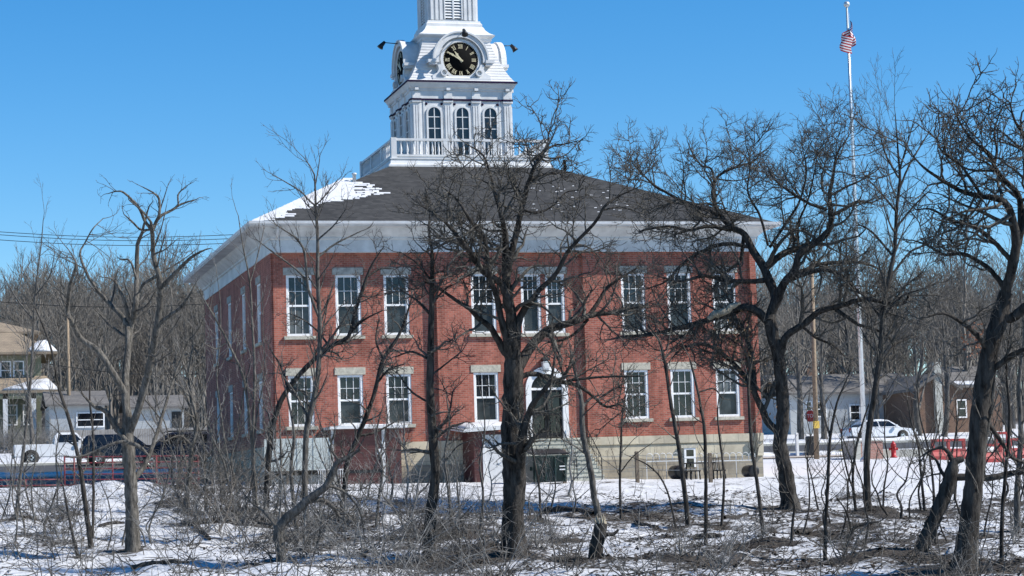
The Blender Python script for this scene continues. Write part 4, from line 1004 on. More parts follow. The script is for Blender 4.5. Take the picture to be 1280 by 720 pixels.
mb = MB(); zp = Zp(490); mb.add([(X(-110), YA, zp+1.2), (X(58), YA, zp+1.2), (X(72), YA-2.6, zp), (X(-110), YA-2.6, zp), (X(-110), YA, zp+1.0), (X(58), YA, zp+1.0), (X(72), YA-2.6, zp-.2), (X(-110), YA-2.6, zp-.2)], [(0, 1, 2, 3), (7, 6, 5, 4), (0, 4, 5, 1), (1, 5, 6, 2), (2, 6, 7, 3), (3, 7, 4, 0)]); mb.build('porch_roof', 'shingle_tan', HS)
mb = MB(); mb.box(X(-110), X(60), YA-2.5, YA-2.35, zp-.62, zp-.22); mb.build('porch_beam', 'olive_siding', HS)
for px in (64, 40, 5, -40):
    mb = MB(); x = X(px); mb.box(x-.17, x+.17, YA-2.5, YA-2.2, gz-.2, zp-.2); mb.build('porch_post', 'white', HS)
for a, b in ((2, 12.5), (18.5, 29), (-26, -16)): hwin(HS, X(a), X(b), Zp(473), Zp(452.5), YA)
for a, b in ((10, 20), (30, 40)): hwin(HS, X(a), X(b), Zp(530), Zp(507), YA)
mb = MB(); mb.add([(X(58), YA-1.15, ze1+.0), (X(72.6), YA-1.15, ze1), (X(60), YA-.1, ze1+1.0), (X(50), YA-.35, ze1+.75), (X(34), YA-1.15, ze1)], [(0, 1, 2, 3, 4)]); 
def snowpoly(name, pts, th, lb):
    pts = [np.array(p, float) for p in pts]; nrm = np.cross(pts[1]-pts[0], pts[2]-pts[0]); nrm /= np.linalg.norm(nrm); nrm *= np.sign(nrm[2]); c = sum(pts)/len(pts)
    inn = [c+(p-c)*.88+nrm*th for p in pts]; pts = [p+nrm*.01 for p in pts]; n = len(pts)
    mb = MB(); mb.smooth = True; mb.add(pts+inn, [tuple(range(n, 2*n)), tuple(range(n))[::-1]]+[(i, (i+1) % n, n+(i+1) % n, n+i) for i in range(n)])
    return tag(mb.build(name, 'snow', None, loc=c), lb, 'snow')
k_ = 3.4/(4.5+1.15)
snowpoly('roof_snow', [(X(32), YA-1.15, ze1), (X(71.5), YA-1.15, ze1), (X(59), YA+.35, ze1+1.5*k_), (X(48), YA+.2, ze1+1.35*k_)], .16, 'snow wedge on the upper roof corner of the olive house')
k2 = 1.2/2.6
snowpoly('roof_snow', [(X(0), YA-2.6, zp), (X(72), YA-2.6, zp), (X(61), YA-.7, zp+1.9*k2), (X(40), YA-1.0, zp+1.6*k2), (X(18), YA-1.9, zp+.7*k2)], .16, 'snow band along the porch roof of the olive house')
# left: white garage and timber fence
YG = 70.0
X = lambda px, py=530: X_(px, py, YG)
xa, xb = X(62), X(131); gz = hs(xa, YG)-.3; zt = Z_(95, 507, YG); GA = thing('garage', ((xa+xb)/2, YG, gz), 'small white garage with a dark wide window and grey roof behind the timber fence', 'garage')
mb = MB(); mb.box(xa, xb, YG, YG+6, gz, zt); mb.build('wall', 'white_lap', GA)
mb = MB(); mb.prism([(YG-.4, zt-.05), (YG+3, zt+1.0), (YG+6.4, zt-.05), (YG+6.4, zt+.1), (YG+3, zt+1.2), (YG-.4, zt+.1)], 'x', xa-.3, xb+.3); mb.build('roof', 'shingle_grey', GA)
hwin(GA, X(97), X(129), Z_(100, 533, YG), Z_(100, 517, YG), YG)
xa, xb = X(168), X(236); zt = Z_(200, 510, YG+3); G2 = thing('garage', ((xa+xb)/2, YG+3, gz), 'long white garage behind the timber fence, left of the courthouse side', 'garage')
mb = MB(); mb.box(xa, xb, YG+3, YG+9, gz, zt); mb.build('wall', 'white_lap', G2)
mb = MB(); mb.prism([(YG+2.6, zt-.05), (YG+6, zt+.9), (YG+9.4, zt-.05), (YG+9.4, zt+.1), (YG+6, zt+1.1), (YG+2.6, zt+.1)], 'x', xa-.3, xb+.3); mb.build('roof', 'shingle_grey', G2)
mb = MB(); mb.box(xb-.9, xb-.15, YG+2.94, YG+2.999, gz+.3, zt-.3); mb.build('door', 'shingle', G2)
YT2 = 60.0; xa, xb = X_(72, 545, YT2), X_(262, 545, YT2); zt = Z_(150, 536.5, YT2)
TF = thing('timber_fence', ((xa+xb)/2, YT2, hs(xa, YT2)), 'weathered grey close-boarded timber fence behind the parked cars', 'fence')
mb = MB(); n = int((xb-xa)/.16)
for i in range(n): x = xa+(xb-xa)*i/n; z = hs(x, YT2); mb.box(x+.008, x+.152, YT2-.01-.006*(i % 2), YT2+.02, z-.1, zt+.03*math.sin(i*3.7)*.5)
M['fence_wood'] = simple('grey_fence_wood', (.25, .235, .22), .9, .25, 1.5, bmp=.3)
mb.build('board_panel', 'fence_wood', TF)
for i in range(8): x = xa+(xb-xa)*i/7; mb = MB(); mb.box(x-.06, x+.06, YT2+.03, YT2+.15, hs(x, YT2)-.3, zt-.05); mb.build('fence_post', 'fence_wood', TF)
# right: white house
YB2 = 62.0
X = lambda px, py=520: X_(px, py, YB2)
xa, xb = X(988), X(1152); gz = hs(xa, YB2); zt = Z_(1060, 492, YB2)
H2 = thing('house', ((xa+xb)/2, YB2, gz), 'long low white-sided house with dark windows beyond the street at right', 'house')
mb = MB(); mb.box(xa, xb, YB2, YB2+8, gz-.5, zt); mb.build('wall', 'white_lap', H2)
mb = MB(); mb.prism([(YB2-.5, zt-.05), (YB2+4, zt+1.5), (YB2+8.5, zt-.05), (YB2+8.5, zt+.12), (YB2+4, zt+1.7), (YB2-.5, zt+.12)], 'x', xa-.4, xb+.4); rf = mb.build('roof', 'shingle_grey', H2)
for a, b, c, d in ((1009, 1014, 513, 503), (1022, 1032, 520, 503), (1063.5, 1074, 524.5, 507), (1109, 1116.5, 525, 507)): hwin(H2, X(a), X(b), Z_(a, c, YB2), Z_(a, d, YB2), YB2)
mb = MB(); mb.box(X(1091), X(1097), YB2-.05, YB2-.001, gz, gz+2.05); mb.build('door', 'panel', H2)
mb = MB(); mb.box(X(1040)-.3, X(1040)+.3, YB2+3.7, YB2+4.3, zt+1.3, zt+2.4); mb.build('chimney', 'brown_brick', rf)
# right: brown brick house
YC = 56.0
X = lambda px, py=510: X_(px, py, YC)
xa, xp, xg, xb = X(1148), X(1172), X(1196), X(1262); gz = hs(xa, YC); zt = Z_(1200, 484, YC); zpk = Z_(1172, 468, YC)
H3 = thing('house', ((xa+xb)/2, YC, gz), 'brown brick house with a front gable and snow along its eave, far right', 'house')
mb = MB(); mb.box(xg, xb, YC+1.2, YC+9, gz-.6, zt); mb.prism([(xa, gz-.6), (xg, gz-.6), (xg, zt), (xp, zpk-.15), (xa, zt)], 'y', YC, YC+9); mb.build('wall', 'brown_brick', H3)
mb = MB(); mb.prism([(xa-.4, zt-.25), (xp, zpk-.1), (xg+.35, zt-.25), (xg+.35, zt-.05), (xp, zpk+.12), (xa-.4, zt-.05)], 'y', YC-.45, YC+9.2)
mb.prism([(YC+.8, zt+.0), (YC+5, zt+1.6), (YC+9.3, zt), (YC+9.3, zt+.18), (YC+5, zt+1.8), (YC+.8, zt+.18)], 'x', xg+.36, xb+.4); mb.build('roof', 'shingle_grey', H3)
mb = MB(); mb.box(xp-.28, xp+.28, YC-.32, YC-.002, gz-.5, zpk+.9); mb.build('chimney', 'concrete', H3)
for a, b in ((1206, 1216), (1228, 1238)): hwin(H3, X(a), X(b), Z_(a, 520, YC), Z_(a, 500, YC), YC+1.2)
snowpoly('roof_snow', [(X(1196), YC+.8, zt+.18), (X(1245), YC+.8, zt+.18), (X(1245), YC+1.5, zt+.18+.7*.38), (X(1198), YC+1.5, zt+.18+.7*.38)], .1, 'snow strip along the eave of the brown brick house')
# ------------------------------------------------------------------ power lines and the pale pole at left
YL = 72.0
a = W(87, 560, YL); b = W(84.5, 396, YL); gz = hs(a[0], YL)
P2 = thing('utility_pole', (a[0], YL, gz), 'pale slender utility pole beside the olive house', 'utility pole')
mb = MB(); mb.tube([(a[0], YL, gz-.2), (b[0], YL, b[2])], [.16, .1], 8); mb.build('pole', 'pole_wood', P2)
mb = MB(); mb.lathe(b[0], YL, [(.12, b[2]), (.1, b[2]+.05), (.03, b[2]+.1)], 8); mb.build('pole_cap', 'iron', P2)
for (l, r_, Y), lb in zip((((-40, 287), (330, 291.5), 100), ((-40, 290.5), (330, 296.5), 99), ((-40, 297), (330, 302), 98), ((-40, 374), (300, 377), 74), ((60, 455), (300, 464), 71)), ('topmost of three power lines crossing the sky at left', 'middle of three power lines crossing the sky at left', 'lowest of three power lines crossing the sky at left', 'single dark cable crossing the wooded hill at left', 'low cable running from the pale pole behind the courthouse')):
    p, q = W(*l, Y), W(*r_, Y); mb = MB(); mb.tube([p+(q-p)*i/12-np.array((0, 0, .5*math.sin(math.pi*i/12))) for i in range(13)], .028, 5)
    tag(mb.build('power_line', 'black', None, loc=p), lb, 'power line', 'power lines at left')
# ------------------------------------------------------------------ trees
def nrm(v): return v/(np.linalg.norm(v, axis=-1, keepdims=True)+1e-9)
def spline(P, Rr, k, g, wob=.0):
    P = np.asarray(P, float); n = len(P)
    d = np.concatenate([[0], np.cumsum(np.linalg.norm(np.diff(P, axis=0), axis=1))]); t = np.linspace(0, d[-1], k)
    E = np.vstack([2*P[0]-P[1], P, 2*P[-1]-P[-2]]); out = np.zeros((k, 3))
    i = np.clip(np.searchsorted(d, t, side='right')-1, 0, n-2); u = ((t-d[i])/(d[i+1]-d[i]+1e-9))[:, None]
    p0, p1, p2, p3 = E[i], E[i+1], E[i+2], E[i+3]
    out = .5*(2*p1+(p2-p0)*u+(2*p0-5*p1+4*p2-p3)*u**2+(3*p1-p0-3*p2+p3)*u**3)
    rr = np.interp(t, d, Rr)
    if wob: out[1:-1] += g.normal(0, 1, (k-2, 3))*wob*rr[1:-1, None]
    return out, rr
def tubes(P, Rr, sides, V, Fq, off, jit=0):
    n, k = Rr.shape
    if n == 0: return off
    T = np.empty_like(P); T[:, 1:-1] = P[:, 2:]-P[:, :-2]; T[:, 0] = P[:, 1]-P[:, 0]; T[:, -1] = P[:, -1]-P[:, -2]; T = nrm(T)
    mean = nrm(P[:, -1]-P[:, 0]); ref = np.where(np.abs(mean[:, 2:3]) > .75, np.array([[1., .15, 0]]), np.array([[.1, .05, 1.]]))
    ref = np.repeat(ref[:, None, :], k, 1)
    U = nrm(np.cross(T, ref)); Wv = np.cross(T, U)
    a = np.arange(sides)*2*math.pi/sides
    ring = P[:, :, None, :]+Rr[:, :, None, None]*(np.cos(a)[None, None, :, None]*U[:, :, None, :]+np.sin(a)[None, None, :, None]*Wv[:, :, None, :])
    if jit:
        jr = np.random.default_rng(n*k).normal(0, jit, (n, k, sides, 1)); ring = P[:, :, None, :]+(ring-P[:, :, None, :])*(1+jr)
    V.append(ring.reshape(-1, 3))
    b = (np.arange(n)*k*sides)[:, None, None]+(np.arange(k-1)*sides)[None, :, None]; s = np.arange(sides)[None, None, :]; s2 = (s+1) % sides
    f = np.stack([b+s, b+s2, b+sides+s2, b+sides+s], -1).reshape(-1, 4)+off
    Fq.append(f); return off+n*k*sides
def grow(P, Rr, g, per, lenr, ang, gn, up, k, rf, tmin=.25, lmin=.1, lmax=9, rmin=.006, maxn=14, tip=True, taper=.35, thk=.035, ext=1.):
    n, k0 = Rr.shape
    seg = np.linalg.norm(np.diff(P, axis=1), axis=2); Lp = seg.sum(1)
    cnt = np.clip(np.floor(Lp*per+g.random(n)), 1, maxn).astype(int)
    idx = np.repeat(np.arange(n), cnt); m = len(idx); t = tmin+(1-tmin)*g.random(m)**.85
    if tip: idx = np.concatenate([idx, np.arange(n)]); t = np.concatenate([t, np.ones(n)])
    mm = len(idx); f = np.clip(t*(k0-1), 0, k0-1-1e-4); i = f.astype(int); u = (f-i)[:, None]
    pos = P[idx, i]*(1-u)+P[idx, i+1]*u; r0 = Rr[idx, i]*(1-u[:, 0])+Rr[idx, i+1]*u[:, 0]; tan = nrm(P[idx, i+1]-P[idx, i])
    v = g.normal(0, 1, (mm, 3)); perp = nrm(v-(v*tan).sum(1, keepdims=True)*tan)
    A = np.radians(ang[0]+(ang[1]-ang[0])*g.random(mm)); 
    if tip: A[m:] *= .35
    d = nrm(np.cos(A)[:, None]*tan+np.sin(A)[:, None]*perp)
    ln = np.clip(Lp[idx]*lenr*g.uniform(.5, 1.35, mm)*(1.1-.55*t), lmin, lmax)
    if tip: ln[m:] *= ext
    r = np.maximum(np.minimum(r0*rf*g.uniform(.7, 1.1, mm), ln*thk), rmin)
    if tip: r[m:] = np.maximum(r0[m:]*.95, rmin)
    Q = np.zeros((mm, k, 3)); Q[:, 0] = pos
    for j in range(1, k):
        d = nrm(d+g.normal(0, gn, (mm, 3))+np.array((0, 0, up))); Q[:, j] = Q[:, j-1]+d*(ln/(k-1))[:, None]
    q = np.maximum(r[:, None]*(1-(1-taper)*np.linspace(0, 1, k))[None], rmin*.75)
    return Q, q
def mesh_of(sets, name, mt):
    V, Fq, off = [], [], 0
    for P, Rr, s in sets: off = tubes(P, Rr, s, V, Fq, off,   .05 if s >= 9 else 0)
    return np.concatenate(V), np.concatenate(Fq)
def put(name, V, Fq, mt, parent=None, loc=None):
    o = origin_of(parent) if parent else np.array(loc, float)
    me = raw_mesh(name, V-o, Fq, [mt]); ob = D.objects.new(name, me); COL.objects.link(ob)
    if parent: ob.parent = parent
    else: ob.location = o
    return ob
def stack(lst, k=None):
    return np.stack([p for p, r in lst]), np.stack([r for p, r in lst])
def traced_tree(name, label, cat, base, limbs, seed, levels, bark_t, bark_c, group=None, depth=None, spread=.5, wob=.07, flare=1.45, gap=None):
    """limbs: lists of (px, py, half-width px); the first is the trunk and starts at the ground. Each gets its own run in depth."""
    g = np.random.default_rng(seed)
    bx, by = base; dep = depth or ground_hit(bx, by); B0 = at(bx, by, dep)
    if depth: B0[2] = h(B0[0], B0[1])
    tr = thing(name, tuple(B0), label, cat, group)
    placed = []; sets = []; allP = []
    for li, lb in enumerate(limbs):
        pts = np.array([(p[0], p[1]) for p in lb], float); s0 = 0.
        if placed:
            best = None
            for q, dd in placed:
                e = np.hypot(q[:, 0]-pts[0, 0], q[:, 1]-pts[0, 1]); i = e.argmin()
                if best is None or e[i] < best[0]: best = (e[i], dd[i])
            s0 = best[1]
        run = np.concatenate([[0], np.cumsum(np.hypot(*np.diff(pts, axis=0).T))])/F*dep
        sl = 0 if li == 0 else g.choice([-1, 1])*g.uniform(.25, 1)*spread
        dd = s0+sl*run+ (0 if li == 0 else g.normal(0, .06, len(run))*run)
        P = np.array([at(x, y, dep+e) for (x, y), e in zip(pts, dd)]); r = np.array([p[2]*(dep+e)/F*.86 for p, e in zip(lb, dd)])
        if li == 0:
            P = np.vstack([P[0]-np.array((0, 0, .35))+(P[0]-P[1])*.02, P]); r = np.concatenate([[r[0]*flare], r])
            r[1] *= (1+(flare-1)*.35)
        # dense pixel samples for later attachments
        tt = np.linspace(0, len(pts)-1, 60); q = np.stack([np.interp(tt, np.arange(len(pts)), pts[:, c]) for c in (0, 1)], 1); placed.append((q, np.interp(tt, np.arange(len(pts)), dd)))
        Ps, rs = spline(P, r, 38, g, wob*(.5 if li == 0 else 1)); allP.append((Ps, rs))
    P0, R0 = stack(allP); 
    V, Fq = mesh_of([(P0, R0, 11)], 'trunk', bark_t); put('trunk', V, Fq, bark_t, tr)
    src = (P0[1:], R0[1:]) if len(limbs) > 1 else (P0, R0)
    if len(limbs) > 1 and levels[0].get('trunk'): src = (P0, R0)
    cs = []
    for lv in levels:
        kw = {k: v for k, v in lv.items() if k not in ('sides', 'trunk')}
        Q, q = grow(*src, g, **kw); cs.append((Q, q, lv.get('sides', 4))); src = (Q, q)
    V, Fq = mesh_of(cs, 'crown', bark_c); put('crown', V, Fq, bark_c, tr)
    tr['tips'] = 0; del tr['tips']
    return tr, cs, dep
OAK = [dict(per=3.2, lenr=.42, ang=(35, 80), thk=.062, ext=.3, gn=.22, up=.05, k=7, rf=.66, tmin=.18, lmin=.5, lmax=2.0, rmin=.016, maxn=20, sides=5),
       dict(per=4.6, lenr=.52, ang=(35, 80), thk=.055, gn=.24, up=.05, k=6, rf=.68, tmin=.15, lmin=.3, lmax=1.0, rmin=.0125, maxn=9, sides=4),
       dict(per=6.5, lenr=.6, ang=(30, 75), gn=.2, up=.06, k=4, rf=.7, tmin=.15, lmin=.16, lmax=.55, rmin=.0085, maxn=5, sides=3),
       dict(per=7, lenr=.6, ang=(30, 70), gn=.16, up=.06, k=3, rf=.7, tmin=.2, lmin=.12, lmax=.35, rmin=.0062, maxn=2, sides=3)]
# --- the great oak before the entrance
oak_c = [
 [(643, 694, 17), (642, 640, 15.5), (643, 600, 16.5), (641, 560, 17), (640, 530, 15.5), (641, 500, 15), (642, 470, 15), (643, 450, 13.5)],
 [(640, 455, 8), (636, 446, 6.5), (624.6, 429, 5.2), (613.5, 410, 4.4), (599, 399, 3.8), (588, 387, 3.2), (570, 375, 2.6), (546, 359, 1.6), (530, 352, .9)],
 [(640, 452, 8), (632, 420, 5.5), (625, 394, 4.8), (621, 371, 4.2), (612, 345, 3.6), (606, 300, 3), (593.6, 285, 2.6), (581, 264, 2.1), (572, 251, 1.6), (556, 236, .9)],
 [(643, 452, 9), (638, 400, 7), (634, 375, 6), (626, 354, 5.2), (605, 340, 5), (592, 322, 4.4), (577, 302, 3.6), (566, 288, 2.8), (550, 272, 2), (528, 258, 1)],
 [(644, 452, 9), (640, 400, 7), (634, 360, 6.5), (632, 331, 6), (632, 300, 5), (626, 267, 3.2), (618, 239, 2.5), (610, 209, 1.9), (603, 193, 1.4), (585, 181, .8)],
 [(634, 345, 5), (640, 312, 5), (646, 290, 4.6), (650, 270, 4.2), (656, 247, 3.7), (662, 224, 3.2), (671, 203, 2.8), (681, 186, 1.8), (686, 174, 1.1), (685, 166, .7)],
 [(679, 190, 1.8), (692, 182, 1.4), (706, 180, 1.0), (722, 176, .6)],
 [(663, 224, 2.2), (676, 219, 2), (691, 217, 1.7), (713, 215, .9)],
 [(652, 262, 1.9), (672, 266, 1.6), (691, 257, 1.4), (707, 241, 1.1), (722, 238, .7)],
 [(648, 458, 9), (661, 438, 7.4), (671, 425, 6.8), (684, 413, 6.2), (700, 407, 5.4), (719, 402, 4.8), (738, 394, 4), (763, 391, 3.2), (783, 386, 2.4), (803, 383, 1.3)],
 [(736, 395, 3.4), (748, 377, 3), (757, 362, 2.6), (770, 351, 2.1), (795, 336, 1.2)],
 [(735, 399, 2.6), (722, 414, 2.2), (706, 424, 1.7), (690, 428, 1)],
 [(645, 440, 7), (647.5, 405, 5.6), (655, 387, 5), (667, 372, 4.4), (677, 360, 3.8), (695, 342, 3.3), (712, 312, 2.9), (743, 279, 2.3), (756, 258, 2), (774, 245, 1.5), (798, 234, .7)],
 [(752, 263, 1.4), (775, 259, 1.2), (800, 266, .7)],
 [(646, 625, 9), (650, 575, 8), (653, 545, 6.4), (660, 520, 5), (668, 502, 4.3), (684, 483, 3.4), (690, 470, 2.4), (693, 448, 1.4)],
 [(650, 473, 4), (658, 468, 4), (672, 468, 3.6), (693, 476, 3.1), (719, 481, 2.7), (736, 491, 2.3), (757, 508, 1.9), (776, 506, 1.3), (792, 520, .8)],
 [(700, 478, 2), (725, 474, 1.9), (757, 471, 1.7), (800, 470, 1.1)],
 [(690, 412, 2.4), (692, 435, 2), (700, 455, 1.7), (706, 480, 1.1)],
]
traced_tree('oak_tree', 'large dark gnarled oak standing in front of the courthouse entrance door', 'tree', (643, 694), oak_c, 11, [dict(OAK[0], per=3.1, lmax=1.15, lmin=.35), dict(OAK[1], per=4.6, lmax=.8), dict(OAK[2], lmax=.5), OAK[3]], 'bark_oak', 'bark_twig')
# --- the right-hand oak
oak_r = [
 [(988, 636, 15), (986, 622, 13), (982, 590, 11), (975, 553, 10.4), (979, 521, 9.6), (977, 483, 9), (973, 445, 8.6), (966, 419, 9), (962, 400, 9)],
 [(963, 404, 7), (948, 391, 6), (932, 384, 5.4), (913, 391, 4.8), (888, 399, 4.2), (865, 406, 3.7), (840, 412, 3.1), (810, 419, 2.5), (785, 420, 1.8), (760, 425, 1)],
 [(962, 402, 8), (966, 385, 7.4), (969, 371, 7), (961, 349, 6.6), (952, 330, 6.2), (938, 308, 5.4), (930, 292, 4.6), (913, 283, 4), (899, 267, 3.4), (892, 250, 2.9), (892, 233, 2.5), (899, 219, 2), (922, 208, 1.6), (941, 202, 1.1), (953, 190, .6)],
 [(893, 229, 1.9), (889, 211, 1.6), (877, 207, 1.4), (866, 192, 1.1), (860, 178, .7)],
 [(916, 286, 3), (895, 268, 2.8), (863, 256, 2.4), (835, 242, 2), (816, 230, 1.6), (797, 211, 1.1), (785, 196, .6)],
 [(914, 288, 2.8), (885, 283, 2.5), (860, 288, 2.2), (835, 283, 1.8), (799, 289, 1)],
 [(938, 309, 3), (905, 305, 2.8), (870, 318, 2.5), (848, 335, 2), (832, 352, 1.4), (806, 362, .8)],
 [(964, 392, 7), (974, 368, 6.6), (981, 352, 6.2), (993, 338, 5.4), (1000, 316, 5), (1023, 301, 4.7), (1037, 286, 4.4), (1038, 262, 4), (1037, 245, 3.2), (1041, 222, 2.4), (1045, 197, 1.6), (1052, 178, .7)],
 [(957, 336, 5), (976, 319, 5), (995, 311, 4.8), (1020, 302, 3.8), (1034, 288, 2.6)],
 [(1038, 270, 2.8), (1056, 261, 2.5), (1072, 252, 2.1), (1090, 253, 1.3), (1108, 243, .7)],
 [(1039, 244, 1.8), (1059, 233, 1.6), (1075, 226, 1.3), (1095, 214, .8)],
 [(1033, 262, 2.4), (1009, 253, 2.1), (982, 236, 1.7), (966, 222, 1.2), (958, 205, .6)],
 [(962, 309, 2.2), (985, 275, 1.9), (1000, 250, 1.6), (1008, 215, 1.2), (1003, 185, .6)],
 [(960, 307, 2), (950, 270, 1.8), (935, 240, 1.4), (938, 205, 1), (932, 180, .6)],
 [(998, 312, 2.2), (998, 280, 1.8), (1010, 250, 1.4), (1018, 215, 1), (1022, 190, .6)],
 [(974, 447, 6), (980, 426, 5.6), (988, 416, 5.2), (1004, 406, 5), (1023, 390, 4.6), (1052, 382, 4), (1080, 374, 3.4), (1106, 378, 2.6), (1128, 379, 2.1), (1135, 371, 1.8), (1140, 358, .8)],
 [(1045, 387, 3), (1060, 397, 2.8), (1074, 406, 2.4), (1099, 414, 1.9), (1113, 424, 1.4), (1118, 440, .7)],
 [(1003, 408, 2.2), (1020, 422, 2), (1042, 432, 1.6), (1056, 446, .9)],
 [(985, 350, 4), (1004, 343, 3.8), (1030, 337, 3.4), (1051, 344, 2.9), (1066, 358, 2.3), (1080, 370, 1.6)],
 [(998, 341, 3.2), (1023, 331, 3), (1051, 328, 2.6), (1079, 329, 2), (1098, 336, 1.4), (1112, 350, .7)],
 [(980, 545, 6.5), (962, 530, 5.6), (951, 509, 5), (939, 483, 4.2), (920, 458, 3.4), (897, 438, 2.8), (875, 430, 2.2), (852, 436, 1.6), (838, 450, .9)],
 [(944, 494, 4), (941, 460, 4), (936, 430, 3.8), (926, 408, 3.4), (918, 396, 2.6)],
 [(958, 350, 4), (935, 352, 3.6), (905, 350, 3), (880, 345, 2.4), (850, 352, 1.8), (822, 345, 1)],
 [(930, 295, 3), (925, 325, 2.6), (908, 340, 2), (890, 362, 1.3)],
]
OAKR = [dict(OAK[0], up=.10, lmax=1.9, per=3.4, lenr=.45), dict(OAK[1], up=.09, lmax=1.1, per=4.6), dict(OAK[2], up=.08), OAK[3]]
tr2, cs2, dep2 = traced_tree('oak_tree', 'broad black oak at the right corner of the courthouse, with pale broken limb', 'tree', (988, 636), oak_r, 23, OAKR, 'bark_oak', 'bark_twig', spread=.45)
# the pale broken limb of bare wood
g = np.random.default_rng(5); P = np.array([at(x, y, dep2-.55) for x, y in ((886, 398), (893, 393), (905, 389), (915, 383), (926, 379))]); P, r = spline(P, np.array([3.2, 4.6, 4.6, 4, 1.6])*dep2/F, 16, g, .25)
V, Fq = mesh_of([(P[None], r[None], 8)], '', ''); put('broken_limb', V, Fq, 'bare_wood', tr2)
# --- the right edge oak and the leaning trunk
oak_e = [
 [(1205, 712, 18), (1207, 690, 16), (1213, 640, 13.6), (1217, 600, 13), (1221, 550, 12.6), (1228, 490, 13), (1237, 440, 13), (1247, 405, 12), (1258, 365, 10)],
 [(1257, 368, 8), (1266, 330, 7.4), (1270, 300, 6.6), (1262, 262, 5.6), (1246, 248, 4.8), (1227, 246, 4), (1198, 237, 3.2), (1165, 217, 2.2), (1148, 203, 1.4), (1140, 192, .7)],
 [(1264, 338, 6), (1274, 300, 5.8), (1276, 270, 5), (1272, 243, 4.4), (1248, 217, 3.6), (1236, 192, 2.8), (1215, 175, 2.1), (1198, 150, 1.4), (1190, 130, .7)],
 [(1251, 385, 8), (1262, 398, 7.4), (1280, 385, 6.8), (1305, 362, 5.6), (1325, 320, 4)],
 [(1275, 290, 5), (1290, 240, 4.6), (1290, 200, 3.8), (1280, 170, 2.8), (1268, 150, 1.9), (1262, 128, 1)],
 [(1240, 214, 2.4), (1246, 190, 2), (1243, 165, 1.5), (1250, 140, .8)],
 [(1266, 328, 4), (1240, 300, 3.4), (1215, 282, 2.8), (1190, 276, 2.2), (1165, 262, 1.5), (1145, 262, .8)],
 [(1258, 362, 4), (1235, 335, 3.4), (1205, 318, 2.8), (1180, 318, 2.2), (1158, 306, 1.5), (1140, 300, .8)],
 [(1268, 312, 4), (1285, 275, 3.4), (1300, 240, 2.6), (1310, 200, 1.4)],
 [(1228, 246, 2.6), (1212, 222, 2.2), (1200, 205, 1.8), (1178, 190, 1.3), (1168, 165, .7)],
 [(1238, 442, 5), (1222, 420, 3.8), (1200, 402, 2.8), (1180, 392, 2), (1160, 395, 1.1)],
 [(1232, 470, 5), (1250, 455, 4.2), (1272, 440, 3.4), (1300, 432, 2.4)],
 [(1224, 520, 4), (1240, 536, 3.4), (1254, 556, 3), (1266, 572, 2.6), (1290, 582, 2)],
]
LV = [dict(OAK[0], per=3.0, lmax=1.4), *OAK[1:]]
traced_tree('oak_tree', 'thick black oak trunk leaning right near the right edge, its crown running out of frame', 'tree', (1205, 712), oak_e, 31, LV, 'bark_oak', 'bark_twig', spread=.45)
lean = [
 [(1140, 722, 11), (1150, 692, 10.4), (1163, 660, 10), (1177, 628, 10.4), (1186, 605, 11), (1189, 590, 10), (1194, 577, 6), (1204, 574, 4)],
 [(1190, 598, 5.5), (1210, 596, 5.2), (1240, 597, 4.8), (1262, 592, 4.4), (1290, 588, 3.8), (1330, 580, 2.6)],
 [(1192, 580, 4), (1186, 566, 3.4), (1178, 560, 2.6), (1166, 562, 1.8), (1152, 570, .9)],
 [(1187, 605, 3), (1176, 588, 2.6), (1170, 575, 2), (1158, 566, 1.3)],
]
traced_tree('leaning_tree', 'short stout leaning trunk with a level limb, crossing left of the thick right oak', 'tree', (1140, 722), lean, 41, [dict(OAK[0], per=2.5, lmax=1.3), *OAK[1:3]], 'bark_oak', 'bark_twig', depth=51)
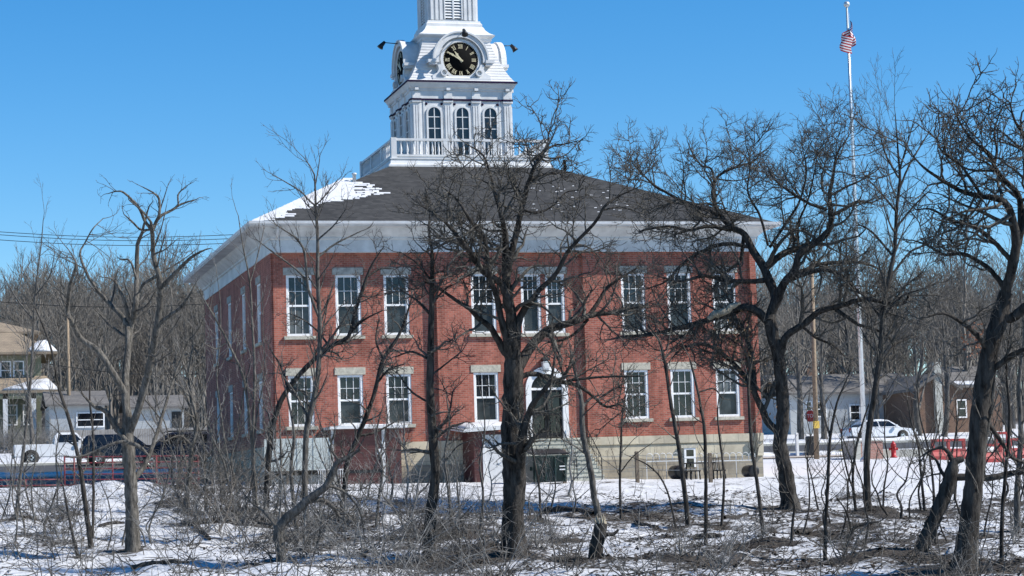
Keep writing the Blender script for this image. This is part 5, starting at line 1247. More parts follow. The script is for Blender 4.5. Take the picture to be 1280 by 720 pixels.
# --- the pale dead tree at left
dead = [
 [(166, 690, 10.5), (165, 640, 9.6), (163, 600, 9.2), (160, 560, 9.4), (159, 540, 9), (160, 520, 8)],
 [(160, 525, 6.5), (157, 500, 6), (157, 470, 5.4), (161, 430, 4.8), (163, 410, 4.4), (170, 380, 4), (171, 340, 3.4), (172, 306, 2.9), (178, 290, 2.2)],
 [(162, 540, 6), (170, 520, 5.4), (184, 470, 5), (195, 415, 4.7), (200, 378, 4.4), (199, 346, 4), (192, 320, 3.5), (191, 296, 3.2), (190, 285, 2.8)],
 [(190, 290, 2.6), (195, 277, 2.4), (199, 268, 2.2), (199, 250, 1.8), (193, 242, 1.4), (179, 234, .7)],
 [(190, 288, 2.6), (181, 276, 2.3), (176, 264, 2.1), (169, 254, 1.9), (155, 241, 1.5), (146, 239, 1.1), (135, 242, .6)],
 [(190, 287, 2.4), (200, 271, 2.2), (216, 262, 1.9), (227, 255, 1.5), (246, 249, .7)],
 [(223, 257, 1.4), (223, 243, 1.2), (232, 233, .6)],
 [(190, 287, 1.8), (176, 287, 1.6), (165, 277, 1.4), (155, 268, .7)],
 [(203, 358, 3), (219, 341, 2.8), (229, 331, 2.5), (240, 321, 2.2), (252, 314, 1.6)],
 [(194, 408, 3.4), (213, 394, 2.8), (227, 383, 2.3), (239, 366, 1.5)],
 [(196, 345, 2.4), (180, 355, 2), (174, 365, 1.7)],
 [(171, 350, 1.8), (163, 327, 1.5), (152, 324, 1.1)],
 [(157, 492, 5), (141, 466, 4.6), (122, 438, 4.2), (101, 423, 3.8), (88, 398, 3.4), (84, 389, 3), (88, 355, 2.4), (95, 332, 1.8), (90, 318, .9)],
 [(160, 440, 4), (158, 404, 3.8), (140, 383, 3.3), (124, 365, 2.9), (116, 354, 2.6), (109, 343, 2.2), (100, 318, 1.6), (106, 304, 1.2), (116, 286, .9), (129, 273, .6)],
 [(161, 400, 3), (158, 385, 2.8), (154, 372, 2.5), (147, 357, 2.2), (142, 350, 1.8), (134, 347, .9)],
 [(163, 536, 5), (148, 538, 4.4), (132, 514, 3.4), (118, 508, 2.4), (104, 494, 1.4)],
 [(144, 536, 3), (160, 552, 3.2), (170, 556, 3), (179, 562, 2.4)],
 [(158, 551, 2.4), (140, 555, 2.2), (110, 568, 1.8), (90, 572, 1.2)],
 [(166, 600, 5), (178, 586, 4), (190, 560, 3), (206, 510, 2.3), (218, 470, 1.8), (236, 425, 1)],
]
DEAD = [dict(per=2.4, lenr=.34, ang=(35, 75), gn=.16, up=.03, k=6, rf=.5, tmin=.3, lmin=.25, lmax=1.3, rmin=.010, maxn=10, sides=4), dict(per=3.2, lenr=.4, ang=(30, 70), gn=.2, up=.05, k=5, rf=.6, lmin=.15, lmax=.6, rmin=.007, maxn=4, sides=3), dict(per=2.5, lenr=.5, ang=(30, 70), gn=.2, up=.05, k=4, rf=.6, lmin=.1, lmax=.35, rmin=.005, maxn=2, sides=3)]
traced_tree('dead_tree', 'pale grey dead tree with broken bare limbs against the sky at left', 'tree', (166, 690), dead, 51, DEAD, 'bark_pale', 'bark_grey', spread=.4, wob=.06)
# --- slender trees
TWIG = [dict(trunk=True, per=3.6, lenr=.42, ang=(25, 55), gn=.10, up=.10, k=7, rf=.5, tmin=.3, lmin=.5, lmax=2.0, rmin=.009, maxn=30, sides=4), dict(per=4.2, lenr=.42, ang=(25, 50), gn=.12, up=.09, k=5, rf=.6, lmin=.25, lmax=1.0, rmin=.0065, maxn=8, sides=3), dict(per=5.5, lenr=.5, ang=(25, 50), gn=.14, up=.08, k=4, rf=.6, lmin=.12, lmax=.45, rmin=.0048, maxn=3, sides=3)]
T_ = True
tall = [
 [(1086, 640, 5.4), (1083, 600, 5), (1085, 550, 4.6), (1092, 500, 4.3), (1098, 460, 4), (1102, 420, 3.8), (1104, 385, 3.6), (1112, 345, 3.3), (1118, 312, 3), (1121, 260, 2.5), (1125, 225, 2.1), (1123, 195, 1.5), (1119, 142, .6)],
 [(1123, 240, 1.7), (1135, 210, 1.4), (1152, 180, 1.1), (1165, 160, .6)], [(1123, 222, 1.6), (1108, 195, 1.3), (1099, 165, .7)], [(1124, 215, 1.4), (1134, 180, 1.1), (1143, 148, .6)],
 [(1121, 265, 1.7), (1100, 240, 1.4), (1086, 225, .8)], [(1120, 285, 1.7), (1142, 258, 1.4), (1160, 240, .8)], [(1116, 320, 1.9), (1090, 290, 1.5), (1072, 280, .8)], [(1110, 350, 2), (1138, 315, 1.6), (1162, 305, .9)],
 [(1103, 395, 2), (1128, 370, 1.6), (1150, 362, .9)], [(1103, 400, 2), (1080, 370, 1.6), (1062, 362, .9)], [(1098, 460, 2), (1120, 430, 1.6), (1146, 420, .9)],
]
traced_tree('slender_tree', 'tall slender tree with a fine upright crown, right of the flagpole', 'tree', (1086, 640), tall, 61, TWIG, 'bark_oak', 'bark_twig', spread=.5, wob=.1, flare=1.25)
young = [
 [(384, 668, 5), (381, 610, 4.5), (383, 540, 4.2), (392, 500, 4), (398, 460, 3.7), (400, 410, 3.3), (397, 350, 2.8), (397, 295, 2.3), (395, 267, 1.9), (394, 235, 1.4), (392, 215, 1), (379, 196, .5)],
 [(395, 258, 1.5), (386, 250, 1.3), (374, 238, 1.1), (344, 220, .6)], [(398, 395, 2.2), (385, 359, 2), (381, 318, 1.7), (371, 299, 1.4), (345, 281, .8)], [(383, 350, 1.6), (368, 335, 1.4), (345, 318, 1.2), (320, 299, .6)],
 [(397, 322, 1.7), (419, 305, 1.5), (451, 289, .8)], [(395, 256, 1.2), (406, 245, 1.1), (422, 225, .6)], [(397, 300, 1.3), (417, 282, 1.1), (432, 262, .6)], [(393, 238, 1), (398, 210, .8), (400, 194, .5)],
 [(399, 440, 2), (412, 425, 1.7), (428, 402, 1.3), (440, 380, .8)], [(384, 520, 2), (368, 490, 1.6), (352, 468, 1)],
]
traced_tree('young_tree', 'young grey tree whose thin crown rises over the snowy roof hip', 'tree', (384, 668), young, 71, [dict(TWIG[0], per=2.4, lmax=1.2, lenr=.3), *TWIG[1:]], 'bark_grey', 'bark_grey', spread=.5, wob=.1, flare=1.3)
dark_l = [
 [(331, 655, 4.6), (334, 600, 4.2), (337, 560, 4), (344, 520, 3.8), (358, 489, 3.8), (389, 453, 3.5), (415, 432, 3.2), (436, 420, 3), (445, 385, 2.6), (455, 357, 2.3), (462, 337, 1.9), (470, 322, 1.2), (480, 308, .6)],
 [(460, 345, 1.6), (476, 336, 1.4), (492, 336, .8)], [(412, 434, 1.8), (398, 415, 1.5), (380, 400, 1), (362, 392, .6)], [(360, 487, 2), (352, 460, 1.6), (340, 440, 1)], [(438, 416, 1.8), (455, 400, 1.5), (478, 388, .8)],
]
traced_tree('leaning_tree', 'dark sinuous tree leaning right across the left trio of courthouse windows', 'tree', (331, 655), dark_l, 81, [dict(OAK[0], per=2.0, lmax=.9, trunk=True, lenr=.16), *OAK[1:]], 'bark_oak', 'bark_grey', wob=.15, flare=1.3)
dark_m = [
 [(427, 652, 4.4), (431, 610, 4), (434, 578, 3.8), (447, 547, 3.5), (460, 515, 3.3), (470, 484, 3), (478, 451, 2.7), (498, 420, 2.2), (508, 395, 1.7), (515, 370, .9)],
 [(472, 478, 1.8), (486, 462, 1.5), (505, 455, .8)], [(479, 450, 1.7), (470, 425, 1.4), (474, 398, .8)], [(448, 545, 2), (470, 540, 1.6), (492, 528, 1)],
]
traced_tree('leaning_tree', 'thin dark tree leaning right between the second and third ground-floor windows', 'tree', (427, 652), dark_m, 91, [dict(OAK[0], per=2.0, lmax=.9, trunk=True, lenr=.2), *OAK[1:]], 'bark_oak', 'bark_grey', wob=.12, flare=1.3)
curved = [
 [(352, 722, 8), (351, 690, 7.6), (348, 666, 7.2), (357, 649, 7), (372, 637, 6.6), (386, 624, 6), (406, 609, 5.4), (416, 590, 4.8), (422, 578, 4.2), (434, 572, 3), (450, 562, 1.8)],
 [(384, 626, 4), (402, 625, 3.6), (415, 633, 3), (424, 645, 2.4), (433, 652, 1.4)], [(424, 577, 2), (414, 560, 1.7), (418, 540, 1.2)], [(408, 606, 2.2), (432, 616, 1.8), (450, 640, 1.4), (456, 676, .9)], [(352, 690, 3), (345, 660, 2.4), (330, 640, 1.8), (316, 630, 1)],
]
traced_tree('curved_tree', 'stout dark trunk curving up to the right in the brush, left foreground', 'tree', (352, 722), curved, 101, [dict(OAK[0], per=2.2, lmax=1.1), *OAK[1:3]], 'bark_grey', 'bark_grey', depth=54, wob=.12)
post_t = [
 [(537, 700, 9), (538, 650, 8), (544, 600, 7), (542, 555, 6.6), (538, 500, 6), (538, 450, 5), (539, 400, 4.2), (540, 350, 3.3), (540, 315, 2.4), (536, 285, 1.5), (538, 262, .7)],
 [(540, 352, 1.6), (522, 330, 1.3), (505, 318, .8)], [(539, 395, 1.8), (520, 375, 1.4), (500, 362, .9)], [(540, 380, 1.6), (556, 362, 1.3), (574, 352, .8)], [(538, 450, 1.8), (515, 440, 1.5), (494, 446, 1)], [(538, 470, 1.6), (556, 456, 1.3), (576, 440, .8)], [(539, 505, 1.8), (515, 490, 1.5), (500, 470, 1)], [(542, 545, 2), (560, 520, 1.6), (566, 490, 1)],
]
traced_tree('straight_tree', 'straight dark trunk rising between the left windows and the small shed', 'tree', (537, 700), post_t, 111, [dict(OAK[0], per=1.9, lmax=.9, trunk=True, lenr=.13), *OAK[1:]], 'bark_oak', 'bark_grey', wob=.08, flare=1.3)
# --- saplings
SAP = [dict(per=1.6, lenr=.26, ang=(25, 60), gn=.12, up=.10, k=6, rf=.5, tmin=.3, lmin=.3, lmax=1.2, rmin=.007, maxn=12, sides=3, trunk=True), dict(per=2.6, lenr=.4, ang=(25, 60), gn=.15, up=.08, k=5, rf=.6, lmin=.15, lmax=.6, rmin=.005, maxn=4, sides=3), dict(per=3, lenr=.5, ang=(25, 60), gn=.15, up=.06, k=4, rf=.6, lmin=.1, lmax=.3, rmin=.004, maxn=2, sides=3)]
saps = [
 ('two dark sapling stems sharing one foot, left of the pale dead tree', [[(114, 686, 3.8), (108, 640, 3.6), (101, 590, 3.2), (95, 560, 2.9), (88, 530, 2.6), (80, 505, 2.3), (72, 480, 2), (65, 440, 1.7), (55, 410, 1.3), (44, 385, .8)], [(116, 672, 2.2), (117, 600, 2), (116, 540, 1.7), (112, 490, 1.3), (118, 440, .7)]], 'bark_oak'),
 ('single thin dark stem leaning left in the snow at far left', [[(98, 699, 2.4), (90, 665, 2.1), (83, 630, 1.7), (77, 598, .9)]], 'bark_oak'),
 ('thin sapling crossing the right trio of windows, leaning left', [[(860, 656, 3.6), (853, 590, 3.3), (845, 540, 3), (838, 500, 2.7), (832, 460, 2.3), (825, 428, 1.8), (812, 408, 1.2), (806, 390, .6)], [(829, 450, 1.6), (842, 436, 1.4), (856, 420, .9)]], 'bark_oak'),
 ('thin dark sapling right of the crossing one, before the basement window', [[(882, 681, 2.8), (882.5, 620, 2.7), (881, 545, 2.4), (877, 515, 2.1), (872, 488, 1.9), (866, 463, 1.6), (862, 448, 1)], [(874, 490, 1.2), (892, 486, 1.1), (903, 498, .7)]], 'bark_oak'),
 ('slight straight sapling standing just left of the reddish one', [[(902, 660, 2), (905, 600, 1.8), (900, 550, 1.5), (897, 520, 1.2), (899, 490, .6)]], 'bark_oak'),
 ('reddish sapling at the right corner of the courthouse base', [[(954, 668, 2.9), (948, 615, 2.7), (940, 560, 2.5), (937, 520, 2.3), (936, 480, 2), (940, 450, 1.4), (946, 425, .7)]], 'bark_oak'),
 ('bent thin sapling arching left towards the stone steps', [[(845, 662, 1.5), (836, 620, 1.4), (825, 596, 1.3), (812, 583, 1.2), (800, 576, .9), (786, 570, .6)]], 'bark_oak'),
 ('leaning slim tree running up past the door from the broken stump', [[(748, 645, 4.8), (743, 622, 4.6), (739, 590, 4.4), (732, 560, 4.2), (728, 535, 4), (727, 505, 3.6), (723, 480, 2.8), (716, 455, 1.8), (712, 430, .8)], [(727, 510, 2), (738, 498, 1.8), (750, 494, 1)]], 'bark_grey'),
 ('upright thin dark sapling right of the broad oak trunk', [[(1031, 716, 2.8), (1032, 660, 2.7), (1035, 600, 2.4), (1038, 545, 2.1), (1046, 505, 1.7), (1056, 480, 1.2), (1064, 462, .7)], [(1038, 548, 1.4), (1030, 520, 1.1), (1024, 495, .6)]], 'bark_oak'),
 ('dark sapling leaning right from the arched one, before the snow lawn', [[(1050, 722, 3.2), (1056, 690, 3), (1066, 662, 2.6), (1080, 655, 2), (1098, 652, 1.2)], [(1064, 664, 1.6), (1058, 640, 1.3), (1046, 622, .8)]], 'bark_oak'),
 ('pair of thin dark stems crossing before the brick box wall', [[(1070, 640, 2.2), (1066, 600, 2), (1070, 560, 1.8), (1078, 530, 1.4), (1086, 505, .8)], [(1069, 620, 1.6), (1058, 585, 1.3), (1052, 550, 1), (1056, 520, .6)]], 'bark_oak'),
 ('thin stem standing alone right of the red hydrant', [[(1156, 640, 2), (1152, 600, 1.9), (1148, 560, 1.6), (1140, 530, 1.3), (1134, 500, .7)]], 'bark_oak'),
 ('thin forked stem left of the leaning stout trunk', [[(1168, 646, 2), (1166, 600, 1.8), (1160, 560, 1.5), (1150, 520, 1.1), (1146, 480, .6)], [(1162, 570, 1.2), (1172, 540, 1), (1176, 515, .6)]], 'bark_oak'),
 ('pale thin trunk close behind the thick right oak', [[(1218, 712, 5.5), (1220, 660, 5), (1225, 610, 4.4), (1230, 560, 3.8), (1240, 500, 3), (1244, 450, 2), (1250, 400, 1)]], 'bark_grey'),
 ('upright dark pole-like sapling right of the thick right oak', [[(1252, 704, 3), (1253, 640, 2.8), (1258, 580, 2.5), (1262, 520, 2.1), (1258, 460, 1.6), (1264, 400, .8)]], 'bark_oak'),
 ('grey trunk at the right picture edge', [[(1272, 668, 4.6), (1272, 610, 4.2), (1276, 540, 3.8), (1274, 480, 3), (1280, 420, 2), (1276, 370, 1)]], 'bark_grey'),
 ('tall thin pale sapling before the shaded side wall', [[(318, 640, 2.4), (316, 580, 2.3), (317, 520, 2.1), (318, 460, 1.9), (315, 400, 1.7), (312, 350, 1.4), (304, 310, 1), (298, 270, .6)], [(313, 352, 1), (322, 320, .9), (330, 285, .5)]], 'bark_pale'),
 ('slanting pale sapling crossing the shaded side wall', [[(322, 650, 2), (316, 570, 2), (306, 480, 1.8), (286, 430, 1.6), (270, 400, 1.4), (258, 380, 1.1), (248, 362, .6)], [(284, 428, 1.2), (270, 436, 1), (256, 430, .6)]], 'bark_pale'),
 ('pale stem bending right beside the dark blue parked car', [[(232, 640, 4), (236, 600, 3.6), (240, 560, 3.2), (246, 530, 2.6), (240, 500, 1.8), (232, 478, 1)], [(241, 558, 1.8), (225, 545, 1.4), (205, 552, 1)]], 'bark_pale'),
 ('thin grey sapling at the far left edge reaching into the sky', [[(20, 650, 2.6), (26, 590, 2.4), (34, 520, 2.2), (40, 450, 1.9), (42, 400, 1.6), (46, 350, 1.2), (52, 300, .8), (54, 275, .5)], [(42, 400, 1.3), (22, 375, 1.1), (4, 345, .7)], [(44, 370, 1.1), (62, 345, .9), (68, 318, .5)]], 'bark_grey'),
 ('dark stem with a spray of twigs just right of the door steps', [[(776, 650, 1.9), (775, 600, 1.8), (776, 560, 1.6), (778, 520, 1.3), (784, 485, .8)], [(776, 590, 1.1), (792, 570, .9), (812, 556, .5)]], 'bark_oak'),
 ('short dark sapling before the small red-sided shed', [[(565, 660, 2.2), (560, 610, 2), (556, 570, 1.8), (562, 530, 1.4), (558, 495, .8)], [(558, 575, 1.2), (572, 558, 1), (590, 550, .6)]], 'bark_grey'),
 ('thin stem left of the great oak trunk', [[(600, 670, 1.8), (604, 620, 1.7), (600, 580, 1.5), (606, 540, 1.1), (604, 500, .6)]], 'bark_grey'),
 ('slim grey sapling before the pale ramp panel', [[(372, 668, 3), (366, 620, 2.8), (364, 580, 2.6), (368, 545, 2.1), (360, 500, 1.4), (352, 470, .8)]], 'bark_grey'),
 ('crooked grey sapling before the red-sided vestibule', [[(470, 660, 2.2), (474, 620, 2), (478, 585, 1.8), (470, 550, 1.4), (476, 515, .9)], [(476, 590, 1.2), (490, 570, 1), (498, 545, .6)]], 'bark_grey'),
 ('dark sapling with a low fork in front of the dumpster', [[(676, 652, 1.8), (674, 610, 1.7), (668, 575, 1.4), (662, 545, 1), (658, 520, .6)], [(673, 600, 1.1), (684, 565, .9), (692, 535, .5)]], 'bark_oak'),
]
for i, (lb, limbs, bk) in enumerate(saps):
    b = limbs[0][0]; dp = None
    if b[1] > 712: dp = 53
    traced_tree('sapling', lb, 'sapling', (b[0], b[1]), limbs, 200+i, SAP, bk, 'bark_twig' if bk == 'bark_oak' else bk, 'bare saplings on the bank', depth=dp, wob=.12, flare=1.3)
g_ = np.random.default_rng(404)
for i in range(15):
    bx = 203+i*10.2+g_.uniform(-5, 5); by = g_.uniform(606, 660); hgt = g_.uniform(130, 300)*(1 if bx > 235 else .7); lx = g_.uniform(-.28, .12); w0 = g_.uniform(1.3, 2.4)
    L1 = [(bx+lx*hgt*u+g_.normal(0, 2.5)+(10*math.sin(u*4+i)), by-hgt*u, w0*(1-.75*u)) for u in np.linspace(0, 1, 7)]
    k = int(g_.integers(2, 4)); p_ = L1[k]; sd = g_.choice([-1, 1]); L2 = [(p_[0], p_[1], p_[2]*.7), (p_[0]+sd*14, p_[1]-hgt*.13, p_[2]*.55), (p_[0]+sd*24, p_[1]-hgt*.30, p_[2]*.3)]
    traced_tree('sapling', 'thin pale sapling of the thicket growing before the shaded side wall', 'sapling', (bx, by), [L1, L2], 420+i, [dict(SAP[0], per=2.6, lenr=.2), *SAP[1:]], 'bark_pale', 'brush', 'thicket of saplings before the side wall', wob=.12, flare=1.2)
for i in range(34):
    bx = 345+i*11.2+g_.uniform(-5, 5); by = g_.uniform(618, 690); hgt = g_.uniform(60, 175)*(.62 if bx > 560 else 1); lx = g_.uniform(-.3, .3); w0 = g_.uniform(1.1, 2.0)
    L1 = [(bx+lx*hgt*u+g_.normal(0, 2.5)+(7*math.sin(u*4+i)), by-hgt*u, w0*(1-.75*u)) for u in np.linspace(0, 1, 6)]
    k = int(g_.integers(1, 4)); p_ = L1[k]; sd = g_.choice([-1, 1]); L2 = [(p_[0], p_[1], p_[2]*.7), (p_[0]+sd*12, p_[1]-hgt*.13, p_[2]*.55), (p_[0]+sd*24, p_[1]-hgt*.26, p_[2]*.3)]
    traced_tree('sapling', 'thin grey sapling of the low thicket before the courthouse front', 'sapling', (bx, by), [L1, L2], 520+i, [dict(SAP[0], per=3.0, lenr=.28), *SAP[1:]], ['brush', 'bark_grey'][i % 2], 'brush', 'low thicket before the courthouse front', wob=.12, flare=1.2)
for i in range(12):
    bx = [4, 12, 24, 36, 50, 62, 74, 130, 146, 178, 188, 196][i]+g_.uniform(-4, 4); by = g_.uniform(630, 690); hgt = g_.uniform(90, 210)*(.7 if i > 6 else 1); lx = g_.uniform(-.15, .3); w0 = g_.uniform(1.1, 1.9)
    L1 = [(bx+lx*hgt*u+g_.normal(0, 2.5)+(8*math.sin(u*4+i)), by-hgt*u, w0*(1-.75*u)) for u in np.linspace(0, 1, 7)]
    k = int(g_.integers(2, 5)); p_ = L1[k]; sd = g_.choice([-1, 1]); L2 = [(p_[0], p_[1], p_[2]*.7), (p_[0]+sd*13, p_[1]-hgt*.10, p_[2]*.55), (p_[0]+sd*26, p_[1]-hgt*.22, p_[2]*.3)]
    traced_tree('sapling', 'thin pale sapling growing on the snow near the dead tree at left', 'sapling', (bx, by), [L1, L2], 720+i, [dict(SAP[0], per=2.8, lenr=.26), *SAP[1:]], 'bark_pale', 'brush', 'pale saplings near the dead tree', wob=.1, flare=1.2)
for i in range(22):
    bx = 985+i*14+g_.uniform(-6, 6); by = g_.uniform(622, 690); hgt = g_.uniform(80, 215); lx = g_.uniform(-.22, .22); w0 = g_.uniform(1.2, 2.3)
    L1 = [(bx+lx*hgt*u+g_.normal(0, 2.5)+(8*math.sin(u*4+i)), by-hgt*u, w0*(1-.75*u)) for u in np.linspace(0, 1, 7)]
    k = int(g_.integers(2, 5)); p_ = L1[k]; sd = g_.choice([-1, 1]); L2 = [(p_[0], p_[1], p_[2]*.7), (p_[0]+sd*13, p_[1]-hgt*.12, p_[2]*.55), (p_[0]+sd*24, p_[1]-hgt*.28, p_[2]*.3)]
    traced_tree('sapling', 'thin dark sapling of the open growth on the right part of the bank', 'sapling', (bx, by), [L1, L2], 620+i, [dict(SAP[0], per=2.6, lenr=.24), *SAP[1:]], 'bark_oak', 'bark_twig', 'open sapling growth on the right bank', wob=.14, flare=1.2)
# broken stump
g = np.random.default_rng(8); dp = 53.0; P = np.array([at(x, y, dp) for x, y in ((740, 728), (743, 700), (747, 675), (751, 655))]); Ps, rs = spline(P, np.array([10, 9, 8.5, 8])*dp/F, 12, g, .12)
V, Fq = mesh_of([(Ps[None], rs[None], 10)], '', ''); B0 = P[0].copy(); SK = thing('broken_stump', tuple(B0), 'dark broken tree stump with a splintered pale top in the foreground', 'stump'); put('trunk', V, Fq, 'bark_oak', SK)
sp = MB()
for i in range(12):
    a = i*.52; o = rs[-1]*.75; b = Ps[-1]+np.array((o*math.cos(a), o*math.sin(a), -.06)); t = b+np.array((random.uniform(-.04, .05), 0, random.uniform(.08, .32))); sp.tube([b, (b+t)/2, t], [.04, .03, .004], 4)
sp.add([tuple(Ps[-1]+rs[-1]*.98*np.array((math.cos(i*.63), math.sin(i*.63), 0))) for i in range(10)], [tuple(range(10))])
sp.build('splintered_top', 'bare_wood', SK)
br_ = np.array([at(x, y, dp-.1) for x, y in ((748, 676), (757, 668), (766, 668), (773, 662))]); Ps2, rs2 = spline(br_, np.array([3.4, 3, 2.6, 1.4])*dp/F, 10, g, .1); V, Fq = mesh_of([(Ps2[None], rs2[None], 7)], '', ''); put('side_branch', V, Fq, 'bark_oak', SK)
# dead leaves still hanging by the right oak's leaning stem
def leaf_quads(C, size, g):
    n = len(C); a = nrm(g.normal(0, 1, (n, 3))); b = nrm(np.cross(a, g.normal(0, 1, (n, 3)))); s = size*g.uniform(.6, 1.3, (n, 1))
    V = np.stack([C-a*s, C+b*s*.45, C+a*s, C-b*s*.45], 1).reshape(-1, 3); return V, np.arange(n*4).reshape(-1, 4)
g = np.random.default_rng(77)
def leaf_cloud(spots, n, dep, size, spread):
    C = []
    for px, py, w_ in spots:
        k = int(n*w_); c = at(px, py, dep); C.append(c+g.normal(0, spread, (k, 3)))
    return leaf_quads(np.concatenate(C), size, g)
V, Fq = leaf_cloud([(928, 440, 1), (942, 452, 1), (915, 430, .8), (936, 420, .6), (900, 436, .5), (880, 434, .4), (948, 480, .5), (955, 510, .3), (925, 400, .4)], 55, dep2-.4, .065, .28)
put('dead_leaves', V, Fq, 'leaf_dead', tr2)
V, Fq = leaf_cloud([(1226, 424, 1), (1220, 430, .7)], 90, 95, .09, .35); o = put('dead_leaves', V, Fq, 'leaf_rust', None, at(1226, 424, 95)); o.name = 'clinging_leaves'; tag(o, 'rust-brown clump of dead leaves clinging beside the thick right oak', 'leaves')

# ------------------------------------------------------------------ brush, litter, logs
def shrub_mesh(seed, H, n):
    g = np.random.default_rng(seed); P = np.zeros((n, 6, 3)); d = nrm(np.stack([g.normal(0, .55, n), g.normal(0, .55, n), np.ones(n)], 1)); P[:, 0, :2] = g.normal(0, .14, (n, 2)); P[:, 0, 2] = -.1
    ln = H*g.uniform(.5, 1.1, n)
    for j in range(1, 6): d = nrm(d+g.normal(0, .16, (n, 3))+np.array((0, 0, -.03))); P[:, j] = P[:, j-1]+d*(ln/5)[:, None]
    Rr = np.linspace(.016, .006, 6)[None]*g.uniform(.7, 1.3, (n, 1)); sets = [(P, Rr, 4)]
    Q = grow(P, Rr, g, 3.6, .45, (25, 70), .18, .02, 5, .7, .2, .2, 1.0, .005, 6); sets.append((*Q, 3))
    Q2 = grow(*Q, g, 4.5, .5, (25, 70), .2, .02, 4, .7, .2, .1, .5, .0042, 3); sets.append((*Q2, 3))
    V, Fq = mesh_of(sets, '', ''); return raw_mesh('shrub', V, Fq, [('brush', 'bark_grey', 'brush', 'brush_brown', 'bark_grey', 'brush_brown')[seed % 6]])
kinds = [shrub_mesh(300+i, H, n) for i, (H, n) in enumerate(((1.1, 9), (1.6, 10), (2.2, 9), (.8, 10), (1.3, 7), (2.8, 8)))]
g = np.random.default_rng(99); cnt = 0
shrub_spots = []
def scatter(n, xr, yr, kk, sc=(.7, 1.2)):
    for _ in range(n): shrub_spots.append((g.uniform(*xr), g.uniform(*yr), int(g.choice(kk)), g.uniform(*sc)))
scatter(36, (195, 345), (600, 690), (1, 2, 5, 4)); scatter(30, (340, 540), (618, 712), (0, 1, 2, 4)); scatter(16, (0, 110), (640, 715), (1, 2, 4)); scatter(18, (520, 720), (640, 715), (0, 1, 3, 4))
scatter(10, (760, 960), (668, 716), (0, 3, 4), (.6, 1)); scatter(12, (960, 1280), (640, 716), (0, 1, 3, 4), (.6, 1.05)); scatter(14, (230, 340), (596, 612), (2, 5, 1)); scatter(12, (560, 960), (640, 680), (3, 0), (.5, .8))
gl = 'tangled low leafless shrubs among the snow and leaf litter on the bank'
for px, py, k, sc in shrub_spots:
    t = ground_hit(px, py); p = at(px, py, t); o = D.objects.new('shrub', kinds[k]); COL.objects.link(o); o.location = (p[0], p[1], h(p[0], p[1])); o.rotation_euler = (0, 0, g.uniform(0, 6.28)); o.scale = (sc*(1.05 if px < 720 else 1),)*3
    tag(o, 'tangled leafless shrub of thin grey stems growing from the snowy bank', 'shrub', gl)
# near brush at the very front, just below the frame, whose tips reach into the picture
for i in range(20):
    px = g.uniform(-20, 1300) if i > 12 else g.uniform(-10, 700); t = g.uniform(33, 44); p = at(px, 740, t); o = D.objects.new('shrub', kinds[int(g.choice((1, 2, 4)))]); COL.objects.link(o); o.location = (p[0], p[1], h(p[0], p[1])); o.rotation_euler = (0, 0, g.uniform(0, 6.28)); o.scale = (g.uniform(.7, 1.05),)*3
    tag(o, 'tangled leafless shrub of thin grey stems growing from the snowy bank', 'shrub', gl)
# hedge of pale twigs before the olive house
hk = shrub_mesh(390, 1.9, 22)
for i, px in enumerate(np.linspace(-20, 68, 9)):
    p = W(px, 545, 64+1.2*(i % 2)); o = D.objects.new('hedge_shrub', hk); COL.objects.link(o); o.location = (p[0], p[1], hs(p[0], p[1])); o.rotation_euler = (0, 0, i*1.3); o.scale = (1.25, 1.25, 1.2)
    tag(o, 'dense tan bare hedge shrub between the olive house and the white pickup', 'shrub', 'bare hedge before the olive house')
# leaf litter and sticks
def litter_at(x, y): return woodmask(x, y)*(.42+.32*n2(x, y, .25, 11))-(.28*min(1, max(0, (-3.5-x)/4)) if y < -14 else 0)
C = []
while len(C) < 15000:
    d = g.uniform(36, 86); px = g.uniform(-30, 1310); p = at(px, 640, d); x, y = p[0], p[1]
    if -62 < y < -6 and g.random() < max(0, litter_at(x, y)*1.5-.18)*(.5+n2(x, y, .9, 4)*1.2): C.append((x, y, h(x, y)+g.uniform(.0, .05)))
C = np.array(C); n = len(C)
a = nrm(np.stack([g.normal(0, 1, n), g.normal(0, 1, n), g.normal(0, .35, n)], 1)); b = nrm(np.cross(a, np.stack([g.normal(0, .5, n), g.normal(0, .5, n), np.ones(n)], 1))); s = g.uniform(.03, .09, (n, 1))
V = np.stack([C-a*s, C+b*s*.5, C+a*s, C-b*s*.5], 1).reshape(-1, 3)
ob = put('leaf_litter', V, np.arange(n*4).reshape(-1, 4), 'leaf_litter', None, (0, -30, -2)); tag(ob, 'brown leaf litter lying in patches over the snowy bank', 'leaf litter', kind='stuff')
n = 4200; C = []
while len(C) < n:
    d = g.uniform(38, 82); px = g.uniform(-30, 1310); p = at(px, 640, d)
    if -60 < p[1] < -10 and g.random() < woodmask(p[0], p[1])*.8+.05: C.append((p[0], p[1], h(p[0], p[1])))
C = np.array(C); d = nrm(np.stack([g.normal(0, 1, n), g.normal(0, 1, n), g.uniform(-.1, .9, n)*(g.random(n) > .45)], 1)); ln = g.uniform(.25, 1.0, n)
P = np.stack([C+d*(ln*t)[:, None]+g.normal(0, .02, (n, 3))+np.array((0, 0, .015)) for t in (0, .35, .7, 1)], 1)
V, Fq = mesh_of([(P, np.linspace(.012, .005, 4)[None]*g.uniform(.7, 1.6, (n, 1)), 3)], '', ''); ob = put('ground_twigs', V, Fq, 'bark_grey', None, (0, -30, -2)); tag(ob, 'fallen twigs and dry weed stalks strewn over the snowy bank', 'twigs', kind='stuff')
